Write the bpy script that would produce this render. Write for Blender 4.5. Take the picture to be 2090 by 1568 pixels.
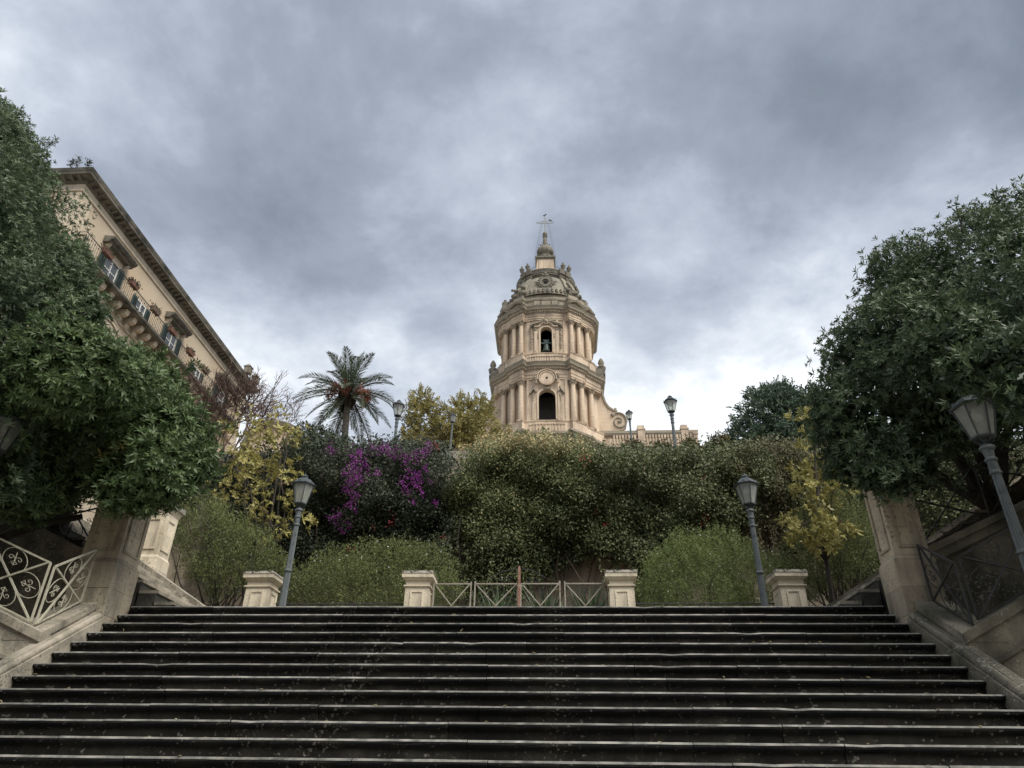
import bpy, math, random
import numpy as np
from mathutils import Vector, Matrix

for o in list(bpy.data.objects): bpy.data.objects.remove(o, do_unlink=True)
scene = bpy.context.scene
COL = scene.collection
rng = np.random.RandomState(7)
random.seed(7)
PI = math.pi

# ------------------------------------------------------------------ camera
EYE = np.array([0.0, 0.0, 1.6])
FPX = 1441.46                      # focal length in pixels of the 2090 px wide photograph
PITCH, YAW, ROLL = .5264, .0639, .0142
_f0 = np.array([-math.sin(YAW), math.cos(YAW), 0]); _r0 = np.array([math.cos(YAW), math.sin(YAW), 0]); _u0 = np.array([0, 0, 1.])
CF = _f0*math.cos(PITCH) + _u0*math.sin(PITCH)
_up = _u0*math.cos(PITCH) - _f0*math.sin(PITCH)
CR = _r0*math.cos(ROLL) + _up*math.sin(ROLL)
CU = _up*math.cos(ROLL) - _r0*math.sin(ROLL)
cd = bpy.data.cameras.new('camera'); cam = bpy.data.objects.new('camera', cd); COL.objects.link(cam)
cd.sensor_fit = 'HORIZONTAL'; cd.sensor_width = 36; cd.lens = FPX/2090*36
cd.clip_start = .05; cd.clip_end = 3000
m = Matrix.Identity(4)
for i in range(3):
    m[i][0] = CR[i]; m[i][1] = CU[i]; m[i][2] = -CF[i]; m[i][3] = EYE[i]
cam.matrix_world = m
scene.camera = cam

def at(px, py, Y):
    """where the sight line of a photograph pixel meets the plane y = Y (survey helper)"""
    d = CF + CR*(px-1045)/FPX + CU*(784-py)/FPX
    return EYE + d*(Y/d[1])
def mpp(p):
    """metres per photograph pixel at a point"""
    return float((np.asarray(p)-EYE) @ CF)/FPX

# ------------------------------------------------------------------ world, sun, exposure
SUN_EL, SUN_AZ = math.radians(53), math.radians(132)   # azimuth clockwise from +Y
w = bpy.data.worlds.new('World'); scene.world = w; w.use_nodes = True
nt = w.node_tree; nt.nodes.clear()
def N(t, **kw):
    n = nt.nodes.new(t)
    for k, v in kw.items(): setattr(n, k, v)
    return n
def L_(a, b): nt.links.new(a, b)
out = N('ShaderNodeOutputWorld'); bg = N('ShaderNodeBackground'); bg.inputs[1].default_value = .1
L_(bg.outputs[0], out.inputs[0])
sky = N('ShaderNodeTexSky', sky_type='NISHITA'); sky.sun_disc = False
sky.sun_elevation = SUN_EL; sky.sun_rotation = SUN_AZ; sky.dust_density = 2.0
tc = N('ShaderNodeTexCoord')
sep = N('ShaderNodeSeparateXYZ'); L_(tc.outputs['Generated'], sep.inputs[0])
def math_(op, a, b=None, c=None, clamp=False):
    n = N('ShaderNodeMath', operation=op); n.use_clamp = clamp
    for i, v in enumerate((a, b, c)):
        if v is None: continue
        if isinstance(v, (int, float)): n.inputs[i].default_value = v
        else: L_(v, n.inputs[i])
    return n.outputs[0]
zc = math_('MAXIMUM', sep.outputs[2], 0.0)
den = math_('ADD', zc, .28)
cx = math_('DIVIDE', sep.outputs[0], den); cy = math_('DIVIDE', sep.outputs[1], den)
comb = N('ShaderNodeCombineXYZ'); L_(cx, comb.inputs[0]); L_(cy, comb.inputs[1])
def wnoise(scale, detail, rough, off, dist=0.0, sy=1.0):
    mp = N('ShaderNodeMapping'); mp.inputs['Location'].default_value = off; mp.inputs['Scale'].default_value = (1, sy, 1)
    L_(comb.outputs[0], mp.inputs[0])
    n = N('ShaderNodeTexNoise'); n.inputs['Scale'].default_value = scale; n.inputs['Detail'].default_value = detail
    n.inputs['Roughness'].default_value = rough; n.inputs['Distortion'].default_value = dist
    L_(mp.outputs[0], n.inputs['Vector']); return n.outputs[0]
n_big = wnoise(1.35, 3, .5, (5.2, .3, 1), .2)
n_mid = wnoise(3.1, 8, .58, (2.3, .2, 4), .15)
n_fin = wnoise(9.0, 6, .6, (7.3, 2.2, 5), .2)
# cloud thickness: thick deck overhead, thinner and brighter towards the horizon
thick = math_('MULTIPLY_ADD', n_big, 1.15, math_('MULTIPLY_ADD', n_mid, 1.15, math_('MULTIPLY', n_fin, .22)))
low = N('ShaderNodeMapRange', interpolation_type='SMOOTHSTEP'); L_(zc, low.inputs[0])
for k_, v_ in ((1, .42), (2, .72), (3, -.64), (4, -.41)): low.inputs[k_].default_value = v_
thick = math_('ADD', thick, low.outputs[0])
ramp = N('ShaderNodeValToRGB'); cr = ramp.color_ramp
SK = [(.40, (.92, .94, .955)), (.53, (.65, .685, .735)), (.70, (.44, .48, .55)), (.90, (.285, .32, .385)), (1.12, (.20, .23, .28)), (1.36, (.13, .155, .195))]
cr.elements[0].position = SK[0][0]/1.4; cr.elements[0].color = (*SK[0][1], 1)
cr.elements[1].position = SK[-1][0]/1.4; cr.elements[1].color = (*SK[-1][1], 1)
for p, c in SK[1:-1]:
    e = cr.elements.new(p/1.4); e.color = (*c, 1)
nr = N('ShaderNodeMapRange'); nr.inputs[1].default_value = 0; nr.inputs[2].default_value = 1.4; L_(thick, nr.inputs[0])
L_(nr.outputs[0], ramp.inputs[0])
cl = N('ShaderNodeMix', data_type='RGBA', blend_type='MULTIPLY'); cl.inputs[0].default_value = 1
L_(ramp.outputs[0], cl.inputs[6]); cl.inputs[7].default_value = (4.5, 4.58, 4.68, 1)
gapr = N('ShaderNodeMapRange'); gapr.inputs[1].default_value = .34; gapr.inputs[2].default_value = .22
gapr.inputs[3].default_value = 0; gapr.inputs[4].default_value = .75; L_(thick, gapr.inputs[0])
mx = N('ShaderNodeMix', data_type='RGBA'); L_(gapr.outputs[0], mx.inputs[0]); L_(cl.outputs[2], mx.inputs[6]); L_(sky.outputs[0], mx.inputs[7])
L_(mx.outputs[2], bg.inputs[0])

sd = bpy.data.lights.new('sun', 'SUN'); sun = bpy.data.objects.new('sun', sd); COL.objects.link(sun)
sd.energy = 1.5; sd.angle = math.radians(35); sd.color = (1, .95, .87)
sdir = Vector((math.sin(SUN_AZ)*math.cos(SUN_EL), math.cos(SUN_AZ)*math.cos(SUN_EL), math.sin(SUN_EL)))
sun.rotation_euler = (-sdir).to_track_quat('-Z', 'Y').to_euler()

scene.view_settings.view_transform = 'Standard'; scene.view_settings.look = 'None'
scene.view_settings.gamma = 1; scene.view_settings.use_curve_mapping = False
scene.view_settings.exposure = 1.5
scene.cycles.max_bounces = 6; scene.cycles.diffuse_bounces = 3; scene.cycles.glossy_bounces = 2
scene.cycles.transmission_bounces = 4; scene.cycles.transparent_max_bounces = 8
scene.cycles.use_denoising = True

# ------------------------------------------------------------------ materials
def material(name, c1, c2=None, scale=2.0, rough=.85, bump=.25, bscale=None, stain=None, stain_at=.6, stain_scale=.5, streak=False,
             spots=None, spot_scale=25, spot_at=.7, metal=0, spec=.3, attr=False, trans=0.0, detail=6, objrand=0.0, courses=0.0):
    mt = bpy.data.materials.new(name); mt.use_nodes = True
    t = mt.node_tree; t.nodes.clear()
    def n(k, **kw):
        q = t.nodes.new(k)
        for a, b in kw.items(): setattr(q, a, b)
        return q
    o = n('ShaderNodeOutputMaterial'); p = n('ShaderNodeBsdfPrincipled')
    p.inputs['Roughness'].default_value = rough; p.inputs['Metallic'].default_value = metal
    p.inputs['Specular IOR Level'].default_value = spec
    c2 = c2 or c1
    co = n('ShaderNodeTexCoord')
    mix = n('ShaderNodeMix', data_type='RGBA')
    mix.inputs[6].default_value = (*c1, 1); mix.inputs[7].default_value = (*c2, 1)
    if attr:
        a = n('ShaderNodeAttribute', attribute_name='var'); t.links.new(a.outputs['Fac'], mix.inputs[0])
    else:
        nz = n('ShaderNodeTexNoise'); nz.inputs['Scale'].default_value = scale; nz.inputs['Detail'].default_value = detail
        nz.inputs['Roughness'].default_value = .6
        t.links.new(co.outputs['Object'], nz.inputs['Vector'])
        mr = n('ShaderNodeMapRange'); mr.inputs[1].default_value = .3; mr.inputs[2].default_value = .7
        t.links.new(nz.outputs[0], mr.inputs[0]); t.links.new(mr.outputs[0], mix.inputs[0])
    col = mix.outputs[2]
    if stain:
        mp = n('ShaderNodeMapping')
        mp.inputs['Scale'].default_value = (1, 1, .22) if streak else (1, 1, 1)
        t.links.new(co.outputs['Object'], mp.inputs[0])
        ns = n('ShaderNodeTexNoise'); ns.inputs['Scale'].default_value = stain_scale; ns.inputs['Detail'].default_value = 8
        ns.inputs['Roughness'].default_value = .65
        t.links.new(mp.outputs[0], ns.inputs['Vector'])
        ms = n('ShaderNodeMapRange'); ms.inputs[1].default_value = stain_at-.1; ms.inputs[2].default_value = stain_at+.1
        t.links.new(ns.outputs[0], ms.inputs[0])
        m2 = n('ShaderNodeMix', data_type='RGBA'); t.links.new(ms.outputs[0], m2.inputs[0])
        t.links.new(col, m2.inputs[6]); m2.inputs[7].default_value = (*stain, 1); col = m2.outputs[2]
    if spots:
        ns = n('ShaderNodeTexNoise'); ns.inputs['Scale'].default_value = spot_scale; ns.inputs['Detail'].default_value = 3
        t.links.new(co.outputs['Object'], ns.inputs['Vector'])
        nb = n('ShaderNodeTexNoise'); nb.inputs['Scale'].default_value = spot_scale/14; nb.inputs['Detail'].default_value = 3
        t.links.new(co.outputs['Object'], nb.inputs['Vector'])
        ad = n('ShaderNodeMath', operation='MULTIPLY_ADD'); ad.inputs[1].default_value = .55
        t.links.new(nb.outputs[0], ad.inputs[0]); t.links.new(ns.outputs[0], ad.inputs[2])
        ms = n('ShaderNodeMapRange'); ms.inputs[1].default_value = spot_at+.24; ms.inputs[2].default_value = spot_at+.36
        t.links.new(ad.outputs[0], ms.inputs[0])
        m2 = n('ShaderNodeMix', data_type='RGBA'); t.links.new(ms.outputs[0], m2.inputs[0])
        t.links.new(col, m2.inputs[6]); m2.inputs[7].default_value = (*spots, 1); col = m2.outputs[2]
    if courses:
        sp_ = n('ShaderNodeSeparateXYZ'); t.links.new(co.outputs['Object'], sp_.inputs[0])
        f1 = n('ShaderNodeMath', operation='MULTIPLY'); f1.inputs[1].default_value = 1/courses; t.links.new(sp_.outputs[2], f1.inputs[0])
        f2 = n('ShaderNodeMath', operation='FRACT'); t.links.new(f1.outputs[0], f2.inputs[0])
        f3 = n('ShaderNodeMath', operation='LESS_THAN'); f3.inputs[1].default_value = .06; t.links.new(f2.outputs[0], f3.inputs[0])
        f4 = n('ShaderNodeMath', operation='MULTIPLY'); f4.inputs[1].default_value = .22; t.links.new(f3.outputs[0], f4.inputs[0])
        m2 = n('ShaderNodeMix', data_type='RGBA'); t.links.new(f4.outputs[0], m2.inputs[0]); t.links.new(col, m2.inputs[6]); m2.inputs[7].default_value = (.12, .1, .08, 1); col = m2.outputs[2]
    if objrand:
        oi = n('ShaderNodeObjectInfo'); mr_ = n('ShaderNodeMapRange'); mr_.inputs[3].default_value = 1-objrand; mr_.inputs[4].default_value = 1+objrand
        t.links.new(oi.outputs['Random'], mr_.inputs[0])
        vm = n('ShaderNodeVectorMath', operation='SCALE'); t.links.new(col, vm.inputs[0]); t.links.new(mr_.outputs[0], vm.inputs['Scale']); col = vm.outputs[0]
    t.links.new(col, p.inputs['Base Color'])
    if bump:
        nb = n('ShaderNodeTexNoise'); nb.inputs['Scale'].default_value = bscale or scale*6; nb.inputs['Detail'].default_value = 6
        t.links.new(co.outputs['Object'], nb.inputs['Vector'])
        b = n('ShaderNodeBump'); b.inputs['Strength'].default_value = bump; b.inputs['Distance'].default_value = .02
        t.links.new(nb.outputs[0], b.inputs['Height']); t.links.new(b.outputs[0], p.inputs['Normal'])
    sh = p.outputs[0]
    if trans:
        tr = n('ShaderNodeBsdfTranslucent'); t.links.new(col, tr.inputs[0])
        ms = n('ShaderNodeMixShader'); ms.inputs[0].default_value = trans
        t.links.new(p.outputs[0], ms.inputs[1]); t.links.new(tr.outputs[0], ms.inputs[2]); sh = ms.outputs[0]
    t.links.new(sh, o.inputs[0])
    return mt
M = {}
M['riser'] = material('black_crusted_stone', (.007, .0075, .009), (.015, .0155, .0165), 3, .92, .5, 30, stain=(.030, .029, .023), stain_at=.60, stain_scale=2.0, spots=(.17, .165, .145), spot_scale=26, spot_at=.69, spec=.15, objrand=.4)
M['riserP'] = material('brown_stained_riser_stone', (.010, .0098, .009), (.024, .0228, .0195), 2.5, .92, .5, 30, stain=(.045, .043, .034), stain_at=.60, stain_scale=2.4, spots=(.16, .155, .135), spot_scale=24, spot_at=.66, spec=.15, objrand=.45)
M['stepD'] = material('grey_side_step_stone', (.055, .053, .047), (.10, .097, .085), 4, .9, .4, 30, stain=(.03, .03, .027), stain_at=.55, stain_scale=3, objrand=.3)
M['tread'] = material('worn_pale_stone', (.12, .118, .105), (.32, .31, .275), 7, .7, .3, 40, stain=(.10, .10, .09), stain_at=.56, stain_scale=6, objrand=0.3)
M['lime'] = material('weathered_limestone', (.33, .29, .23), (.47, .42, .34), 2.5, .9, .35, 22, stain=(.13, .125, .10), stain_at=.55, stain_scale=1.8, spots=(.12, .115, .095), spot_scale=30, spot_at=.62, objrand=0.16)
M['limeD'] = material('lichen_grey_limestone', (.17, .155, .12), (.28, .25, .19), 2.5, .92, .4, 22, stain=(.075, .075, .055), stain_at=.52, stain_scale=1.6, spots=(.42, .40, .34), spot_scale=34, spot_at=.65, objrand=0.16)
M['pier'] = material('pier_limestone', (.40, .34, .25), (.56, .48, .36), 2.2, .9, .5, 26, stain=(.19, .175, .14), stain_at=.55, stain_scale=2.6, streak=True, spots=(.20, .185, .15), spot_scale=24, spot_at=.62, objrand=0.16)
M['ped'] = material('cream_pedestal_stone', (.60, .53, .40), (.76, .68, .54), 3, .88, .4, 30, stain=(.36, .31, .23), stain_at=.60, stain_scale=3.5, streak=True, spots=(.36, .32, .25), spot_scale=26, spot_at=.66, objrand=0.16)
M['pedcap'] = material('mossy_cap_stone', (.22, .21, .18), (.40, .37, .31), 5, .95, .4, 25, spots=(.06, .06, .05), spot_scale=18, spot_at=.55)
M['tower'] = material('honey_limestone', (.58, .455, .33), (.68, .555, .42), .6, .9, .25, 6, stain=(.36, .28, .21), stain_at=.56, stain_scale=.8, streak=True, courses=.55, objrand=.07)
M['towerG'] = material('greyed_limestone', (.24, .215, .17), (.43, .37, .28), .9, .95, .35, 7, stain=(.13, .12, .10), stain_at=.60, stain_scale=.9)
M['towerM'] = material('carved_limestone', (.36, .29, .215), (.48, .39, .29), 1.2, .95, .35, 9, stain=(.2, .175, .14), stain_at=.58, stain_scale=1.2)
M['towerD'] = material('grey_crown_stone', (.16, .15, .125), (.30, .27, .21), 1.0, .95, .35, 7, stain=(.09, .085, .075), stain_at=.58, stain_scale=1.0)
M['dome'] = material('dome_plaster', (.27, .25, .19), (.39, .35, .26), .5, .9, .2, 5, stain=(.17, .165, .15), stain_at=.54, stain_scale=.35)
M['plaster'] = material('ochre_plaster', (.50, .415, .30), (.59, .495, .37), .5, .9, .2, 8, stain=(.56, .42, .28), stain_at=.56, stain_scale=.28)
M['plasterP'] = material('pale_trim_stone', (.56, .47, .35), (.66, .575, .45), .9, .9, .2, 9, stain=(.40, .33, .25), stain_at=.62, stain_scale=.8, streak=True)
M['cornice'] = material('sooty_cornice_stone', (.15, .14, .115), (.30, .27, .215), 1.2, .95, .3, 10, stain=(.07, .07, .06), stain_at=.52, stain_scale=1.1)
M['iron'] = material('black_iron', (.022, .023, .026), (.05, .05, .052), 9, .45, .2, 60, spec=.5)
M['ironLit'] = material('lit_weathered_iron', (.40, .385, .30), (.56, .54, .43), 6, .6, .2, 60, stain=(.20, .18, .13), stain_at=.62, stain_scale=8)  # same iron as the right railing; light falling on it mixed into the colour
M['ironG'] = material('grey_flaking_iron', (.28, .265, .22), (.45, .42, .35), 9, .65, .2, 60, stain=(.16, .09, .05), stain_at=.60, stain_scale=7)
M['rust'] = material('rusty_iron', (.20, .09, .06), (.36, .21, .16), 8, .8, .3, 50, stain=(.42, .36, .30), stain_at=.6, stain_scale=9)
M['lampm'] = material('blue_grey_lamp_paint', (.105, .125, .13), (.15, .17, .175), 5, .5, .12, 60, stain=(.06, .075, .08), stain_at=.62, stain_scale=7, spec=.45)
M['lampd'] = material('dark_lantern_paint', (.045, .055, .06), (.08, .09, .095), 6, .5, .1, 60, spec=.45)
M['shutter'] = material('dark_green_shutter', (.028, .055, .052), (.05, .085, .08), 3, .6, .1, 40)
M['shutterB'] = material('brown_shutter', (.16, .115, .085), (.22, .16, .12), 3, .7, .1, 40)
M['white'] = material('white_paint', (.70, .70, .68), (.80, .80, .78), 4, .6, .05, 40)
M['terra'] = material('terracotta', (.17, .095, .07), (.24, .135, .10), 5, .8, .2, 40)
M['dark'] = material('dark_interior', (.018, .018, .02), (.03, .03, .032), 3, .95, 0)
M['grey_in'] = material('grey_interior_plaster', (.20, .20, .195), (.27, .265, .25), 1, .9, .1, 8)
M['bronze'] = material('bronze_bell', (.055, .075, .072), (.09, .115, .105), 3, .5, .1, 20, metal=.5)
M['crossm'] = material('grey_cross_metal', (.30, .32, .34), (.42, .44, .46), 4, .5, 0, metal=.3)
M['soil'] = material('garden_soil', (.07, .055, .04), (.13, .10, .075), 3, .95, .6, 12)
M['paving'] = material('stone_paving', (.16, .15, .13), (.25, .235, .20), 1.2, .85, .3, 12)
M['rwall'] = material('old_garden_wall', (.36, .30, .225), (.50, .42, .315), .9, .95, .5, 9, stain=(.085, .075, .055), stain_at=.52, stain_scale=.7, streak=True)
M['bark'] = material('dark_bark', (.035, .030, .026), (.075, .065, .055), 6, .95, .6, 25)
M['barkP'] = material('palm_bark', (.12, .11, .095), (.20, .18, .15), 8, .95, .6, 20)
M['twig'] = material('dry_twigs', (.10, .065, .055), (.17, .115, .095), 5, .95, 0)
M['bird'] = material('dark_feathers', (.03, .03, .035), (.06, .06, .065), 9, .8, 0)
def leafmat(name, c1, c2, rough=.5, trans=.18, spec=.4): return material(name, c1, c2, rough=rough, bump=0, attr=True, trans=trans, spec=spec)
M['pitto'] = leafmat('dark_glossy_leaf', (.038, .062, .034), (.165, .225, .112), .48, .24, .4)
M['pittoL'] = leafmat('mid_green_glossy_leaf', (.045, .080, .033), (.165, .235, .092), .48, .24, .4)
M['boug'] = leafmat('bougainvillea_leaf', (.030, .042, .026), (.088, .105, .058), .55, .2)
M['ivyY'] = leafmat('yellow_green_creeper_leaf', (.095, .12, .047), (.25, .28, .12), .55, .25)
M['ivyT'] = leafmat('straw_coloured_leaf', (.36, .30, .15), (.62, .51, .28), .6, .25)
M['ivyD'] = leafmat('dark_creeper_leaf', (.052, .072, .03), (.185, .205, .085), .55, .2)
M['ivyB'] = leafmat('brown_creeper_leaf', (.085, .075, .038), (.19, .165, .085), .6, .2)
M['shrub'] = leafmat('fine_shrub_leaf', (.092, .12, .042), (.26, .29, .11), .55, .25)
M['shrubL'] = leafmat('bright_fine_shrub_leaf', (.10, .145, .045), (.28, .33, .12), .55, .25)
M['yellow'] = leafmat('yellow_leaf', (.20, .19, .055), (.58, .52, .19), .5, .3)
M['palm'] = leafmat('palm_leaflet', (.05, .07, .042), (.165, .20, .12), .5, .15)
M['mimosa'] = leafmat('feathery_olive_leaf', (.19, .18, .06), (.45, .39, .15), .6, .3)
M['pine'] = leafmat('blue_green_leaf', (.045, .085, .055), (.125, .18, .11), .6, .2)
M['magenta'] = leafmat('magenta_bract', (.20, .028, .23), (.43, .09, .41), .6, .35)
M['red'] = leafmat('red_bract', (.36, .03, .05), (.52, .08, .09), .6, .3)
M['petal'] = leafmat('white_petal', (.75, .75, .70), (.85, .85, .80), .6, .3)
M['strap'] = leafmat('strap_leaf', (.05, .085, .045), (.13, .18, .09), .5, .15)
M['dates'] = leafmat('date_stalks', (.20, .055, .03), (.32, .12, .07), .6, .1)
# glass of lanterns and doors
def glassmat(name, tint, frost):
    mt = bpy.data.materials.new(name); mt.use_nodes = True; t = mt.node_tree; t.nodes.clear()
    o = t.nodes.new('ShaderNodeOutputMaterial'); tr = t.nodes.new('ShaderNodeBsdfTransparent'); g = t.nodes.new('ShaderNodeBsdfPrincipled')
    tr.inputs[0].default_value = (*tint, 1); g.inputs['Base Color'].default_value = (*[c*.75 for c in tint], 1); g.inputs['Roughness'].default_value = .12
    mx_ = t.nodes.new('ShaderNodeMixShader'); mx_.inputs[0].default_value = frost
    co = t.nodes.new('ShaderNodeTexCoord'); nz = t.nodes.new('ShaderNodeTexNoise'); nz.inputs['Scale'].default_value = 6
    mr = t.nodes.new('ShaderNodeMapRange'); mr.inputs[3].default_value = frost-.12; mr.inputs[4].default_value = frost+.12
    t.links.new(co.outputs['Object'], nz.inputs['Vector']); t.links.new(nz.outputs[0], mr.inputs[0]); t.links.new(mr.outputs[0], mx_.inputs[0])
    t.links.new(tr.outputs[0], mx_.inputs[1]); t.links.new(g.outputs[0], mx_.inputs[2]); t.links.new(mx_.outputs[0], o.inputs[0])
    return mt
M['glass'] = glassmat('frosted_lantern_glass', (.84, .86, .80), .42)
M['pane'] = material('window_glass', (.05, .06, .07), (.09, .10, .11), 1, .08, 0, spec=.8)

# ------------------------------------------------------------------ mesh builder
class MB:
    def __init__(s): s.v = []; s.f = []; s.mi = []; s.sm = False
    def add(s, vs, fs, mi=0):
        b = len(s.v); s.v += [tuple(float(c) for c in p) for p in vs]
        for f in fs: s.f.append([i+b for i in f]); s.mi.append(mi)
        return s
    def box(s, x0, x1, y0, y1, z0, z1, mi=0):
        return s.add([(x0,y0,z0),(x1,y0,z0),(x1,y1,z0),(x0,y1,z0),(x0,y0,z1),(x1,y0,z1),(x1,y1,z1),(x0,y1,z1)],
                     [(0,3,2,1),(4,5,6,7),(0,1,5,4),(1,2,6,5),(2,3,7,6),(3,0,4,7)], mi)
    def hexa(s, bot, top, mi=0):           # two quads
        return s.add(list(bot)+list(top), [(0,3,2,1),(4,5,6,7),(0,1,5,4),(1,2,6,5),(2,3,7,6),(3,0,4,7)], mi)
    def prism(s, poly, axis, a, b, mi=0):  # polygon (2D) extruded along axis from a to b
        def P(q, t):
            return {'x': (t, q[0], q[1]), 'y': (q[0], t, q[1]), 'z': (q[0], q[1], t)}[axis]
        n = len(poly); vs = [P(q, a) for q in poly] + [P(q, b) for q in poly]
        return s.add(vs, [tuple(range(n))[::-1], tuple(range(n, 2*n))] + [(i, (i+1) % n, n+(i+1) % n, n+i) for i in range(n)], mi)
    def lathe(s, prof, n=16, c=(0,0,0), mi=0, phase=0, sx=1, sy=1):
        vs = []; fs = []
        for r, z in prof:
            for k in range(n):
                a = 2*PI*k/n+phase; vs.append((c[0]+r*math.cos(a)*sx, c[1]+r*math.sin(a)*sy, c[2]+z))
        for j in range(len(prof)-1):
            for k in range(n):
                k2 = (k+1) % n; fs.append((j*n+k, j*n+k2, (j+1)*n+k2, (j+1)*n+k))
        fs.append(tuple(range(n))[::-1]); fs.append(tuple(range((len(prof)-1)*n, len(prof)*n)))
        return s.add(vs, fs, mi)
    def tube(s, path, r, n=6, mi=0, flat=None):
        P = [np.array(p, float) for p in path]; m_ = len(P)
        R = r if hasattr(r, '__len__') else [r]*m_
        T = [(P[min(i+1, m_-1)]-P[max(i-1, 0)]) for i in range(m_)]
        T = [t/(np.linalg.norm(t)+1e-9) for t in T]
        ref = np.array([0, 0, 1.]) if abs(T[0][2]) < .9 else np.array([1., 0, 0])
        u = np.cross(T[0], ref); u /= np.linalg.norm(u); vs = []; fs = []
        for i in range(m_):
            u = u-T[i]*(u@T[i]); u /= (np.linalg.norm(u)+1e-9); w_ = np.cross(T[i], u)
            for k in range(n):
                a = 2*PI*(k+.5)/n; vs.append(P[i]+R[i]*(u*math.cos(a)+w_*math.sin(a)))
        for i in range(m_-1):
            for k in range(n):
                k2 = (k+1) % n; fs.append((i*n+k, i*n+k2, (i+1)*n+k2, (i+1)*n+k))
        fs.append(tuple(range(n))[::-1]); fs.append(tuple(range((m_-1)*n, m_*n)))
        return s.add(vs, fs, mi)
    def blob(s, c, r, seed=0, n=7, mi=0, amp=.25):
        s.sm = True; n = max(n, 8); q = np.random.RandomState(abs(int(seed))); c = np.array(c, float); r = np.array(r if hasattr(r, '__len__') else (r, r, r), float)
        vs = [c+(0, 0, r[2])]; fs = []; k = n
        rows = max(3, n//2)
        for j in range(1, rows):
            th = PI*j/rows
            for i in range(k):
                a = 2*PI*i/k; f = 1+amp*(q.rand()-.5)*2
                vs.append(c+np.array([math.sin(th)*math.cos(a), math.sin(th)*math.sin(a), math.cos(th)])*r*f)
        vs.append(c-(0, 0, r[2]))
        for i in range(k): fs.append((0, 1+i, 1+(i+1) % k))
        for j in range(rows-2):
            for i in range(k): fs.append((1+j*k+i, 1+(j+1)*k+i, 1+(j+1)*k+(i+1) % k, 1+j*k+(i+1) % k))
        e = len(vs)-1; b = 1+(rows-2)*k
        for i in range(k): fs.append((e, b+(i+1) % k, b+i))
        return s.add(vs, fs, mi)
def wloc(o):
    p = np.zeros(3)
    while o is not None: p = p+np.array(o.location); o = o.parent
    return p
def obj(name, mb, mt, parent=None, local=False, smooth=False, kind=None):
    """link a builder as ONE mesh object; vertices are world coordinates unless local"""
    me = bpy.data.meshes.new(name)
    v = np.array(mb.v, float)
    if parent is not None and not local: v = v-wloc(parent)
    me.from_pydata(v.tolist(), [], mb.f)
    mts = mt if isinstance(mt, (list, tuple)) else [mt]
    for q in mts: me.materials.append(q)
    if len(mts) > 1: me.polygons.foreach_set('material_index', mb.mi)
    if smooth or mb.sm:
        me.shade_smooth()
        try: me.set_sharp_from_angle(angle=math.radians(62 if mb.sm else 38))
        except Exception: pass
    me.update()
    o = bpy.data.objects.new(name, me); COL.objects.link(o)
    if parent is not None: o.parent = parent
    if kind: o['kind'] = kind
    return o
def thing(name, label, cat, loc=(0,0,0), group=None):
    o = bpy.data.objects.new(name, None); COL.objects.link(o); o.location = tuple(float(c) for c in loc); o.empty_display_size = .1
    o['label'] = label; o['category'] = cat
    if group: o['group'] = group
    return o
def sub(name, parent, loc=None):
    o = bpy.data.objects.new(name, None); COL.objects.link(o); o.parent = parent; o.empty_display_size = .05
    if loc is not None: o.location = tuple(np.array(loc, float)-wloc(parent))
    return o
def tag(o, label, cat, group=None):
    o['label'] = label; o['category'] = cat
    if group: o['group'] = group
    return o
def copy_tree(o, parent=None):
    c = o.copy(); COL.objects.link(c); c.parent = parent
    for ch in list(o.children): copy_tree(ch, c)
    return c
def struct(name, mb, mt): 
    o = obj(name, mb, mt); o['kind'] = 'structure'; return o

# ------------------------------------------------------------------ leaves
def unit(a): return a/(np.linalg.norm(a, axis=-1, keepdims=True)+1e-9)
def leaves(name, base, dirs, nrm, L, W, mt, parent, var=None, droop=.1, kind=None, mid=.5, fold=.12):
    n = len(base); dirs = unit(dirs); side = unit(np.cross(dirs, nrm)); up = np.cross(side, dirs)
    L = np.broadcast_to(np.asarray(L, float), (n,))[:, None]; W = np.broadcast_to(np.asarray(W, float), (n,))[:, None]
    b = base-wloc(parent) if parent is not None else base
    mdl = b+dirs*L*mid+up*W*fold
    v = np.stack([b, mdl-side*W/2, b+dirs*L-up*L*droop, mdl+side*W/2], 1).reshape(-1, 3)
    me = bpy.data.meshes.new(name)
    me.vertices.add(4*n); me.vertices.foreach_set('co', v.astype(np.float32).ravel())
    me.loops.add(4*n); me.loops.foreach_set('vertex_index', np.arange(4*n, dtype=np.int32))
    me.polygons.add(n); me.polygons.foreach_set('loop_start', np.arange(0, 4*n, 4, dtype=np.int32))
    try: me.polygons.foreach_set('loop_total', np.full(n, 4, dtype=np.int32))
    except Exception: pass
    at_ = me.attributes.new('var', 'FLOAT', 'FACE')
    vv = rng.rand(n) if var is None else np.clip(var, 0, 1)
    at_.data.foreach_set('value', vv.astype(np.float32))
    me.materials.append(mt); me.update(calc_edges=True)
    o = bpy.data.objects.new(name, me); COL.objects.link(o); o.parent = parent
    if kind: o['kind'] = kind
    return o
def rand_dirs(n): return unit(rng.normal(size=(n, 3)))
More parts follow.
